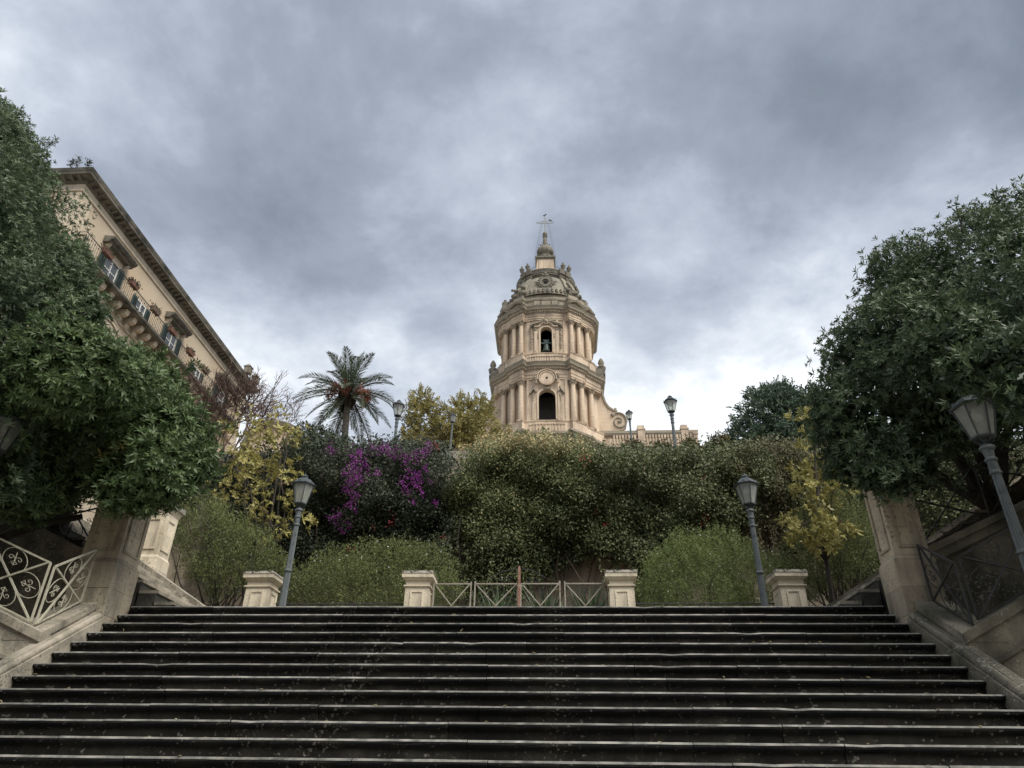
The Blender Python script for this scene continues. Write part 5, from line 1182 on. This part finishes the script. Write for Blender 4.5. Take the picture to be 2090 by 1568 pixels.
broad_tree('evergreen_tree', 'tall dark glossy evergreen tree at the left edge in front of the palazzo', LL, (-8.6, 11.4, 3.0), (-8.4, 11.2, 5.6), 1450, 15, .16, 8, .10, .027, M['pitto'], .2, 16000)
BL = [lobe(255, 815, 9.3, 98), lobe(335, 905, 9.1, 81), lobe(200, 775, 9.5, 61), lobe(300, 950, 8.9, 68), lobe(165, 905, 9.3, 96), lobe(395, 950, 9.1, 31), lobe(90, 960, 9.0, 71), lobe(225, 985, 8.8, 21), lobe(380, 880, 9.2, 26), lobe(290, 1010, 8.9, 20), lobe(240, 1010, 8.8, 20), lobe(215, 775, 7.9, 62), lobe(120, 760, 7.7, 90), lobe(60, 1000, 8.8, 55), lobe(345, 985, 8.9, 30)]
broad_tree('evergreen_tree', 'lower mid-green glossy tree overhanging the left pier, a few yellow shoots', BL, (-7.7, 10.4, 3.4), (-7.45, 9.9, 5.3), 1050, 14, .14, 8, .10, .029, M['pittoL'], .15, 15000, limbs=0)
# yellow shoots on the lower tree
T_ = [o for o in bpy.data.objects if o.get('label', '').startswith('lower mid-green')][0]
for (px, py) in ((245, 925), (232, 765), (275, 905), (255, 800)):
    tips = at(px, py, 8.55)+rng.normal(size=(10, 3))*.07
    b, d, nr_, l_, w_ = rosettes(tips, np.tile((0, -.6, .6), (10, 1)), 7, .12, .034); leaves('yellow_shoot', b, d, nr_, l_, w_, M['yellow'], T_)
# dark leaning boughs under the left trees
for a, b, r in (((-10.5, 9.0, 4.6), (-7.2, 9.4, 5.3), .16), ((-9.6, 9.4, 3.9), (-7.0, 9.7, 5.1), .09), ((-8.8, 9.0, 4.0), (-6.6, 9.1, 5.4), .06)):
    pth = branch_path(a, b, .06); obj('bough', MB().tube(pth, [r*(1-.5*i/6) for i in range(7)], 7), M['bark'], T_, smooth=True)

# ---- creepers on the retaining wall
def in_poly(p, poly_):
    x, y = p[:, 0], p[:, 1]; ins = np.zeros(len(p), bool); n = len(poly_)
    for i in range(n):
        x0, y0 = poly_[i]; x1, y1 = poly_[(i+1) % n]
        c = ((y0 > y) != (y1 > y)) & (x < (x1-x0)*(y-y0)/(y1-y0+1e-9)+x0); ins ^= c
    return ins
def at_many(px, py, Y):
    d = CF+CR*((px-1045)/FPX)[:, None]+CU*((784-py)/FPX)[:, None]
    return EYE+d*(Y/d[:, 1])[:, None]
def cfx(c, seed):
    x, y = c[:, 0], c[:, 1]
    return np.sin(x*.021+seed)*np.sin(y*.027+seed*2)+.6*np.sin(x*.055+y*.04+seed)+.5*np.sin(y*.075-x*.03)+.55*np.sin(x*.13+2*np.sin(y*.05+seed))*np.sin(y*.10+x*.02)
def wall_region(poly_, n, Y0, bulge, thin=None, seed=0):
    q = np.random.RandomState(seed); P = np.array(poly_, float); lo, hi = P.min(0), P.max(0); outp = []
    while sum(map(len, outp)) < n:
        c = lo+(hi-lo)*q.rand(n*2, 2); c = c[in_poly(c, poly_)]
        fx = cfx(c, seed)
        if thin is not None:
            t = np.clip((c[:, 1]-thin)/110, 0, 1); c = c[fx > (-2.4+3.1*t)+q.rand(len(c))*.6]; 
        outp.append(c)
    c = np.concatenate(outp)[:n]
    fx = cfx(c, seed)
    top = np.clip((hi[1]-c[:, 1])/(hi[1]-lo[1]), 0, 1)
    Y = Y0-bulge*(.25+.75*top**.8)*np.clip(.72+.34*fx, .05, 1.4)*q.rand(n)**.2
    return at_many(c[:, 0], c[:, 1], Y), c
def creeper(name, label, cat, poly_, n, Y0, bulge, L, W, mt, thin=None, seed=0, per=10, spread=.12, stems=0, mt2=None, frac2=0.0, where2=None):
    c0 = np.mean(np.array(poly_), 0); base = at(c0[0], max(p[1] for p in poly_), Y0)
    T_ = thing(name, label, cat, base)
    p, px = wall_region(poly_, n, Y0, bulge, thin, seed)
    tips = (p[:, None, :]+rng.normal(size=(n, per, 3))*spread*(1, .7, 1)).reshape(-1, 3); m_ = len(tips)
    d = unit(rng.normal(size=(m_, 3))*.8+np.array([0, -.5, -.35])); nr_ = unit(np.array([0, -.7, .8])+rng.normal(size=(m_, 3))*.55)
    var = np.repeat(rng.rand(n), per)*.6+rng.rand(m_)*.4
    l_ = L*rng.uniform(.6, 1.25, m_)
    sel = np.zeros(m_, bool)
    if mt2 is not None:
        pp = np.repeat(px, per, 0); pr = frac2*(where2(pp) if where2 else 1); sel = rng.rand(m_) < pr
        leaves('second_foliage', tips[sel], d[sel], nr_[sel], l_[sel], W, mt2, T_, var=var[sel])
    s = ~sel; leaves('foliage', tips[s], d[s], nr_[s], l_[s], W, mt, T_, var=var[s])
    bp_, bpx = wall_region(poly_, n, Y0, .35, thin, seed+1)
    nb_ = len(bp_)*3; bb_ = np.repeat(bp_, 3, 0)+rng.normal(size=(nb_, 3))*(.15, .05, .15)
    leaves('inner_foliage', bb_, rng.normal(size=(nb_, 3))*.6+np.array([0, -.2, -.6]), rng.normal(size=(nb_, 3))*.4+np.array([0, -1, .3]), L*1.5, W*1.7, mt, T_, var=rng.rand(nb_)*.5)
    lowp = p[np.argsort(px[:, 1]+rng.normal(size=n)*45)[-max(1, stems*2):]] if stems else []
    tb, td = [], []
    for a in lowp:
        hl = rng.uniform(.4, 1.5); kk = int(hl*42); tz = rng.rand(kk)*hl; sw = rng.normal()*.12
        tb.append(a+np.stack([sw*tz+rng.normal(size=kk)*.035, rng.normal(size=kk)*.04, -tz], 1)); td.append(rng.normal(size=(kk, 3))*.8+np.array([0, -.5, -.5]))
    if tb:
        tb = np.concatenate(tb); tb = tb[:, :]; ok = tb[:, 2] > 4.4; td = np.concatenate(td)
        leaves('trailing_foliage', tb[ok], td[ok], rand_dirs(ok.sum())*.6+np.array([0, -.7, .6]), L*rng.uniform(.6, 1.2, ok.sum()), W, mt, T_)
    for i in range(stems):
        a = p[rng.randint(n)].copy(); b = a+np.array([rng.normal()*.6, 0, -rng.uniform(.8, 2.6)]); b[2] = max(b[2], 4.3); a[1] = b[1] = Y0-.05-rng.rand()*.15
        pth = branch_path(a, b, .12, 8); obj('stem', MB().tube(pth, rng.uniform(.008, .022), 4), M['bark'] if i % 3 else M['twig'], T_)
    return T_
def blossoms(T_, spots, n, mt, L, W, nm='bracts', sp=.16):
    for (px, py, Y, rp) in spots:
        c = at(px, py, Y); m_ = int(n*rp/20)
        r = rp*mpp(c); pts = c+rng.normal(size=(m_, 3))*(r*.55, sp, r*.55)
        leaves(nm, pts, unit(rng.normal(size=(m_, 3))+(0, -.6, .1)), rand_dirs(m_), L, W, mt, T_, kind='stuff')
bo = creeper('bougainvillea', 'dark bougainvillea with magenta and purple bracts hanging over the wall', 'climbing plant', [(575, 935), (600, 895), (650, 890), (720, 905), (800, 898), (850, 900), (905, 905), (928, 960), (930, 1060), (900, 1160), (640, 1170), (575, 1080)], 3000, 19.8, 1.9, .085, .055, M['boug'], thin=1075, seed=1, per=11, spread=.13, stems=26)
blossoms(bo, [(728, 938, 17.9, 20), (722, 962, 17.9, 15), (735, 975, 17.9, 14), (715, 985, 18.0, 10), (778, 920, 18.2, 13), (805, 928, 18.2, 16), (830, 935, 18.1, 13), (850, 930, 18.1, 10), (675, 918, 18.2, 10), (838, 970, 18.0, 15), (848, 990, 18.0, 10), (855, 975, 18, 10), (830, 1000, 18.1, 9), (868, 925, 18.2, 9), (875, 912, 18.4, 9), (870, 955, 18.1, 7), (722, 1010, 18.2, 10), (716, 1030, 18.3, 9), (690, 1050, 18.5, 8), (682, 1062, 18.5, 8), (714, 1075, 18.6, 7), (890, 1028, 18.3, 6), (770, 965, 18, 6), (735, 925, 18.0, 8), (745, 950, 18.0, 7), (700, 965, 18.1, 6), (706, 1000, 18.2, 6), (726, 1045, 18.4, 5), (700, 1085, 18.6, 5), (760, 912, 18.3, 6), (790, 912, 18.3, 6), (862, 1005, 18.1, 6), (842, 1025, 18.2, 5), (820, 985, 18.1, 5), (880, 985, 18.2, 5)], 120, M['magenta'], .046, .04, sp=.14)
blossoms(bo, [(797, 1070, 18.6, 7), (805, 1055, 18.6, 5), (714, 1120, 18.0, 8), (905, 1100, 18.8, 5), (762, 1078, 18.7, 5), (890, 912, 18.3, 7)], 45, M['red'], .05, .035, 'red_bracts')
straw = lambda pp: np.clip((935-pp[:, 1])/45, 0, 1)*.9+.03
creeper('jasmine_creeper', 'yellowish-green creeper with straw-coloured tips tumbling over the wall below the church', 'climbing plant', [(935, 975), (950, 930), (985, 905), (1040, 892), (1090, 887), (1150, 893), (1205, 905), (1215, 960), (1180, 1010), (1150, 1060), (1110, 1110), (1040, 1130), (960, 1100), (910, 1060), (905, 1010)], 2500, 19.8, 1.35, .085, .045, M['ivyY'], thin=1040, seed=5, per=11, spread=.13, stems=30, mt2=M['ivyT'], frac2=1.0, where2=straw)
dc = creeper('dark_creeper', 'dense dark green creeper covering the middle of the wall, few red flowers', 'climbing plant', [(1140, 940), (1180, 918), (1280, 916), (1420, 914), (1540, 908), (1580, 940), (1570, 1040), (1480, 1080), (1440, 1130), (1330, 1150), (1200, 1120), (1140, 1160), (1060, 1195), (940, 1195), (960, 1110), (1120, 1060)], 4000, 19.85, 1.5, .085, .05, M['ivyD'], thin=1085, seed=9, per=10, spread=.13, stems=60, mt2=M['ivyB'], frac2=.5, where2=lambda pp: np.clip((925-pp[:, 1])/40, 0, 1)*.6+.04)
blossoms(dc, [(1195, 937, 18.2, 11), (1440, 1065, 18.9, 9), (1235, 1075, 19.1, 5), (1215, 1045, 19.1, 5), (1270, 1160, 19.3, 5), (1285, 1158, 19.3, 4), (1435, 975, 18.5, 4)], 45, M['red'], .05, .035, 'red_flowers')
creeper('brown_creeper', 'sparse brown half-dry creeper on the wall behind the right lamp', 'climbing plant', [(1500, 910), (1560, 900), (1640, 905), (1690, 950), (1690, 1080), (1620, 1130), (1500, 1120), (1480, 1020)], 1700, 19.85, 1.1, .07, .038, M['ivyB'], thin=1000, seed=13, per=9, spread=.13, stems=60, mt2=M['ivyD'], frac2=.35)
creeper('ivy_patch', 'dark ivy filling the wall corner behind the yellow tree', 'climbing plant', [(430, 940), (580, 905), (640, 900), (640, 1150), (430, 1160)], 1000, 19.9, .8, .09, .06, M['boug'], seed=17, per=9, spread=.14, stems=8)
creeper('ivy_patch', 'dark ivy on the wall end behind the right yellow tree', 'climbing plant', [(1600, 905), (1820, 900), (2110, 890), (2110, 1180), (1600, 1170)], 2300, 19.9, .8, .09, .06, M['ivyD'], seed=19, per=9, spread=.14, stems=8)

# ---- fine-leaved shrubs in the garden bed
def shrub(label, lobes, n, mt, flowers=0, L=.055, W=.014, name='fine_leaved_shrub', stems=12, zroot=4.4):
    cs = np.array([l[0] for l in lobes]); c = cs.mean(0); T_ = thing(name, label, 'shrub', (c[0], c[1], zroot), 'fine-leaved garden shrubs')
    for i in range(stems):
        e = cs[rng.randint(len(lobes))]+rng.normal(size=3)*.25; pth = branch_path((c[0]+rng.normal()*.25, c[1]+rng.normal()*.15, zroot-.1), e, .12)
        obj('stem', MB().tube(pth, [.022*(1-.75*j/6) for j in range(7)], 5), M['bark'], T_)
    p, nr = crown_clumps(lobes, n, keep_in=.15, skin=.38, lump=.14)
    per = 9; sp = .10; m_ = len(p)
    axis = unit(nr*.6+np.array([0, 0, .8])+rng.normal(size=(m_, 3))*.35)
    t = rng.rand(m_, per)*(.2+.22*rng.rand(m_, 1)**4)
    base = p[:, None, :]+axis[:, None, :]*t[..., None]+rng.normal(size=(m_, per, 3))*.018
    d = unit(axis[:, None, :]*.7+rng.normal(size=(m_, per, 3))*.75)
    var = np.repeat(rng.rand(m_), per)*.55+rng.rand(m_*per)*.45
    leaves('foliage', base.reshape(-1, 3), d.reshape(-1, 3), rand_dirs(m_*per), L*rng.uniform(.7, 1.4, m_*per), W, mt, T_, var=var)
    if flowers:
        idx = rng.randint(m_, size=flowers); b = np.repeat(p[idx]+axis[idx]*.25+nr[idx]*.06, 5, 0)
        leaves('white_flowers', b, rand_dirs(flowers*5), rand_dirs(flowers*5), .028, .02, M['petal'], T_)
    return T_
shrub('olive-green fine-leaved shrub with tiny white flowers behind the left gate pedestal', [lobe(690, 1205, 16.2, 78), lobe(780, 1185, 16.2, 74), lobe(862, 1180, 16.2, 66), lobe(635, 1225, 16.0, 52), lobe(905, 1215, 16.0, 36), lobe(740, 1225, 15.8, 70), lobe(830, 1232, 15.8, 60)], 5200, M['shrub'], 70)
shrub('bright green rounded fine-leaved shrub left of the right lamp', [lobe(1400, 1175, 16.2, 74), lobe(1480, 1165, 16.2, 70), lobe(1545, 1195, 16.0, 58), lobe(1355, 1215, 16.0, 55), lobe(1440, 1225, 15.8, 85), lobe(1580, 1225, 15.8, 50), lobe(1440, 1140, 16.4, 45)], 5200, M['shrubL'], 60)
shrub('loose olive shrub under the left yellow tree, dark stems below', [lobe(430, 1110, 14.6, 72), lobe(398, 1070, 14.6, 48), lobe(495, 1140, 14.9, 62), lobe(545, 1175, 15.3, 45), lobe(460, 1170, 14.6, 50), lobe(570, 1205, 15.6, 40)], 2900, M['shrub'], 4, stems=40)
shrub('loose green shrub between the right lamp and the right pier', [lobe(1700, 1090, 15.0, 72), lobe(1742, 1035, 15.0, 50), lobe(1660, 1150, 15.3, 55), lobe(1755, 1120, 14.4, 48), lobe(1700, 1170, 15.0, 50), lobe(1640, 1200, 15.4, 40)], 3000, M['shrub'], 10, stems=36)
# ---- strap-leaved plants behind the gate
for px, py, lab in ((1015, 1232, 'spiky strap-leaved plant behind the left gate leaf'), (1110, 1230, 'spiky strap-leaved plant behind the right gate leaf'), (1205, 1232, 'spiky strap-leaved plant behind the right fence panel')):
    c = at(px, py, 15.0); c[2] = 4.42; T_ = thing('strap_leaf_plant', lab, 'plant', c, 'strap-leaved plants behind the gate')
    n = 110; a = rng.rand(n)*6.28; el = rng.uniform(.5, 1.45, n); d = np.stack([np.cos(a)*np.cos(el), np.sin(a)*np.cos(el), np.sin(el)], 1)
    leaves('strap_leaves', np.tile(c, (n, 1))+rng.normal(size=(n, 3))*.03, d, np.tile((0, 0, 1.), (n, 1))+rand_dirs(n)*.4, rng.uniform(.75, 1.25, n), .05, M['strap'], T_, droop=.16, mid=.35)

# ---- yellow large-leaved trees
def yellow_tree(label, lobes, root, m_):
    T_ = thing('yellow_leaved_tree', label, 'tree', root, 'yellow-leaved trees')
    top = max(lobes, key=lambda l: l[0][2])[0]
    pth = branch_path(root, top, .05, 9); obj('trunk', MB().tube(pth, [.06*(1-.75*i/8) for i in range(9)], 7), M['bark'], T_, smooth=True)
    mid_ = np.array(pth[3]); add_limbs(T_, mid_, [l[0] for l in lobes], .025, M['bark'])
    cl, nrm = crown_clumps(lobes, m_, keep_in=.3, skin=.6, lump=.1)
    cs = np.array([l[0] for l in lobes])
    for i in range(0, len(cl), 5):
        s_ = cs[np.argmin(np.linalg.norm(cs-cl[i], axis=1))]; obj('twig', MB().tube(branch_path(s_, cl[i], .1, 5), [.010, .008, .007, .005, .003], 4), M['twig'], T_)
    tips = np.repeat(cl, 3, 0)+rng.normal(size=(len(cl)*3, 3))*.09
    b, d, nr_, l_, w_ = rosettes(tips, np.repeat(nrm, 3, 0)+np.array([0, 0, .5]), 6, .135, .058, (.4, 1.4))
    leaves('crown', b, d, nr_, l_, w_, M['yellow'], T_, var=np.repeat(np.repeat(rng.rand(len(cl)), 3), 6)*.6+rng.rand(len(b))*.4, mid=.55)
yellow_tree('yellow-leaved tree between the lower left tree and the left lamp', [lobe(545, 890, 17.2, 62), lobe(490, 900, 17.2, 50), lobe(500, 965, 16.8, 62), lobe(575, 985, 16.8, 58), lobe(545, 1045, 16.6, 48), lobe(610, 1060, 16.3, 30), lobe(585, 890, 17.4, 40), lobe(460, 1000, 16.8, 42), lobe(570, 1105, 16.2, 25)], (at(545, 1234, 16.6)[0], 16.6, 4.3), 165)
yellow_tree('narrow yellow-leaved tree on the right between wall and dark tree', [lobe(1660, 865, 14.6, 38), lobe(1688, 915, 14.6, 40), lobe(1655, 960, 14.4, 36), lobe(1665, 1005, 14.2, 36), lobe(1640, 1070, 13.9, 36), lobe(1680, 1095, 13.9, 36), lobe(1700, 1000, 14.4, 40), lobe(1715, 1060, 13.9, 30)], (at(1700, 1234, 14.4)[0], 14.4, 3.7), 130)

# ---- bare shrub in front of the palazzo
def twigs(mb, p, d, L, r, depth, q):
    if depth == 0 or L < .06: return
    e = p+d*L; mid_ = (p+e)/2+q.normal(size=3)*L*.06
    mb.tube([p, mid_, e], [r, r*.9, r*.8], 3)
    for k in range(q.randint(2, 4)):
        nd = d+q.normal(size=3)*.42+np.array([0, 0, .05]); nd /= np.linalg.norm(nd); twigs(mb, e if k < 2 else mid_, nd, L*q.uniform(.62, .85), r*.76, depth-1, q)
def bare(label, roots, depth, L, r, mt=M['twig']):
    T_ = thing('bare_shrub', label, 'shrub', roots[0][0])
    for i, (p, d) in enumerate(roots):
        mb = MB(); twigs(mb, np.array(p, float), np.array(d, float)/np.linalg.norm(d), L, r, depth, np.random.RandomState(30+i)); obj('branch', mb, mt, T_)
r_ = at(425, 885, 18.5)
bare('leafless purple-brown shrub in front of the far end of the palazzo', [((r_[0]+dx, 18.5+dy, r_[2]-.8), (tx, 0, 1)) for dx, dy, tx in ((0, 0, -.25), (.2, .2, .1), (-.4, .1, -.5), (.5, 0, .35), (-.2, .3, 0), (.9, .1, .2), (-.8, .1, -.2), (-1.2, .2, .1), (1.2, .2, -.1), (.4, .3, -.1))], 7, .88, .032)
r_ = at(555, 880, 21.0)
bare('thin leafless sapling against the sky between palazzo and palm', [((r_[0]+dx, 21, r_[2]-.4), (tx, 0, 1)) for dx, tx in ((0, 0), (.15, .3), (-.2, -.3), (.4, .2))], 6, .55, .018)

# ---- feathery trees near the church
def feather_tree(label, lobes, root, m_, L, W, mt, name='feathery_tree', r0=.18, k=7):
    T_ = thing(name, label, 'tree', root)
    fork = np.array(root)+(0, 0, max(1.0, (lobes[0][0][2]-root[2])*.5))
    obj('trunk', MB().tube(branch_path(root, fork, .05), [r0*(1-.06*i) for i in range(7)], 8), M['bark'], T_)
    add_limbs(T_, fork, [l[0]+np.array([0, 0, l[1][2]*.6]) for l in lobes], r0*.45, M['bark'])
    p, nr = crown_clumps(lobes, m_, keep_in=.25, skin=.5, lump=.2)
    cs = np.array([l[0] for l in lobes])
    for i in range(0, len(p), 8): obj('branchlet', MB().tube(branch_path(cs[np.argmin(np.linalg.norm(cs-p[i], axis=1))], p[i], .12, 5), [.035, .03, .022, .015, .008], 4), M['bark'], T_)
    per = 6; tips = np.repeat(p, per, 0)+rng.normal(size=(len(p)*per, 3))*L*.55
    axn = np.repeat(nr, per, 0)+(0, 0, .3)
    # every compound leaf: a row of small leaflets on both sides of a stalk
    m2 = len(tips); ax = unit(axn+rng.normal(size=(m2, 3))*.6); sd_ = unit(np.cross(ax, rand_dirs(m2)))
    tt = np.linspace(.1, 1, k)
    base = tips[:, None, None, :]+ax[:, None, None, :]*(tt*L)[None, :, None, None]
    dd = ax[:, None, None, :]*.55+sd_[:, None, None, :]*np.array([-1, 1])[None, None, :, None]
    base = np.broadcast_to(base, (m2, k, 2, 3)).reshape(-1, 3); dd = np.broadcast_to(dd, (m2, k, 2, 3)).reshape(-1, 3)
    var = np.repeat(np.repeat(rng.rand(len(p)), per)*.7+rng.rand(m2)*.3, k*2)
    leaves('crown', base, dd, rand_dirs(len(base)), L*.38*rng.uniform(.7, 1.2, len(base)), W, mt, T_, var=var)
feather_tree('feathery olive-yellow tree left of the church tower behind the far lamps', [lobe(868, 850, 42, 36), lobe(945, 855, 42, 42), lobe(985, 880, 42, 40), lobe(850, 900, 42, 34), lobe(930, 905, 42, 40), lobe(1005, 915, 42, 30), lobe(975, 835, 42.5, 26), lobe(862, 820, 42, 20), lobe(905, 880, 42, 30)], (at(930, 930, 42)[0], 42, 18.6), 330, .42, .09, M['mimosa'])
feather_tree('blue-green feathery tree behind the wall left of the big right tree', [lobe(1565, 845, 32, 48), lobe(1625, 860, 32, 55), lobe(1515, 890, 32, 30), lobe(1590, 812, 32, 26), lobe(1600, 900, 31.5, 45), lobe(1660, 840, 32.5, 40), lobe(1545, 905, 31.5, 30)], (at(1590, 930, 32)[0], 32, 10.6), 520, .34, .07, M['pine'])
# low bushes along the terrace edge
for (poly_lobes, mt, lab) in (([lobe(620, 900, 24, 28), lobe(655, 905, 24, 24), lobe(690, 915, 24, 20)], M['boug'], 'dark bush on the terrace below the palm'), ([lobe(1290, 922, 24, 14), lobe(1350, 922, 24, 14), lobe(1410, 918, 24, 14), lobe(1470, 912, 24, 16)], M['ivyB'], 'low brownish bush on the terrace right of the church'), ([lobe(1000, 925, 26, 30), lobe(950, 940, 26, 20), lobe(1040, 915, 26, 25)], M['ivyT'], 'straw-coloured bush on the terrace below the church')):
    shrub(lab, poly_lobes, 420, mt, 0, .12, .05, name='terrace_bush', stems=4, zroot=10.6)

# ---- the date palm
pb = at(703, 915, 37.0); pt_ = at(710, 812, 37.0)
PL = thing('date_palm', 'tall date palm with arching fronds and orange-red fruit stalks', 'palm tree', (pb[0], 37, 18.6))
tr = MB(); q = np.random.RandomState(2); n = 34
rp = []
for i in range(n):
    t = i/(n-1); z = 18.5+(pt_[2]-18.5)*t; r = .195*(1.0 if i % 2 else .92)*(1.1-.12*t)+(.14*max(0, (t-.86)/.14)); rp.append((r, z))
vs = []; fs = []
for (r, z) in rp:
    t = (z-18.5)/(pt_[2]-18.5)
    for k in range(12): a = 2*PI*k/12; vs.append((pb[0]+(pt_[0]-pb[0])*t+r*math.cos(a), 37+r*math.sin(a), z))
for j in range(n-1):
    for k in range(12): k2 = (k+1) % 12; fs.append((j*12+k, j*12+k2, (j+1)*12+k2, (j+1)*12+k))
obj('trunk', MB().add(vs, fs), M['barkP'], PL)
hd = np.array([pt_[0], 37, pt_[2]])
bt = MB()
for i in range(60):
    a = q.rand()*6.28; z = q.uniform(-.7, .5); bt.tube([hd+(.3*math.cos(a), .3*math.sin(a), z-.15), hd+(.48*math.cos(a), .48*math.sin(a), z+.1), hd+(.62*math.cos(a), .62*math.sin(a), z+.42)], [.09, .07, .03], 4)
obj('leaf_bases', bt, M['bark'], PL)
def frond(az, el0, Lf, sag, par=PL):
    d0 = np.array([math.cos(az)*math.cos(el0), math.sin(az)*math.cos(el0), math.sin(el0)]); p = hd+np.array([0, 0, .25])+d0*.2; pts = [p]; d = d0.copy(); n = 22
    for i in range(n):
        d = d+np.array([0, 0, -sag*(.4+1.3*i/n)/n]); d /= np.linalg.norm(d); p = p+d*Lf/n; pts.append(p)
    pts = np.array(pts); obj_ = obj('frond', MB().tube(list(pts), [.045*(1-.85*i/n) for i in range(n+1)], 4), M['palm'], par)
    k = 64; t = np.linspace(.12, .995, k); idx = t*n; i0 = np.minimum(idx.astype(int), n-1); fr = (idx-i0)[:, None]
    b = pts[i0]*(1-fr)+pts[i0+1]*fr; tg_ = unit(pts[i0+1]-pts[i0]); side = unit(np.cross(tg_, np.tile((0, 0, 1.), (k, 1)))+1e-6); upv = np.cross(side, tg_)
    ll = .62*np.sin(np.clip(t*1.05, 0, 1)*PI*.86+.25)*rng.uniform(.85, 1.1, k)+.08
    bb = np.concatenate([b, b]); dd = np.concatenate([tg_*.75+side*.75+upv*.28, tg_*.75-side*.75+upv*.28])+rng.normal(size=(2*k, 3))*.07
    leaves('leaflets', bb, dd, np.concatenate([upv, upv])+rng.normal(size=(2*k, 3))*.2, np.concatenate([ll, ll]), .038, M['palm'], obj_, droop=.12, mid=.4)
for i in range(38):
    g = i/38; el = 1.30-2.25*g+q.normal()*.08; frond(i*2.399+q.normal()*.1, el, 2.75+.5*q.rand(), 1.1 if el > 0 else .65)
for i in range(9):
    a = i*2.399; e0 = hd+(.35*math.cos(a), .35*math.sin(a), .1); st_ = MB()
    e1 = hd+(.95*math.cos(a), .95*math.sin(a), .55); e2 = hd+(1.15*math.cos(a), 1.15*math.sin(a), .05)
    st_.tube([e0, e1, e2], [.03, .025, .02], 4)
    fs_ = obj('fruit_stalk', st_, M['terra'], PL); n_ = 150
    leaves('dates', e2+rng.normal(size=(n_, 3))*(.14, .14, .22)+(0, 0, .1), rng.normal(size=(n_, 3))*.4+(0, 0, -1), rand_dirs(n_), .22, .05, M['dates'], fs_, kind='stuff')
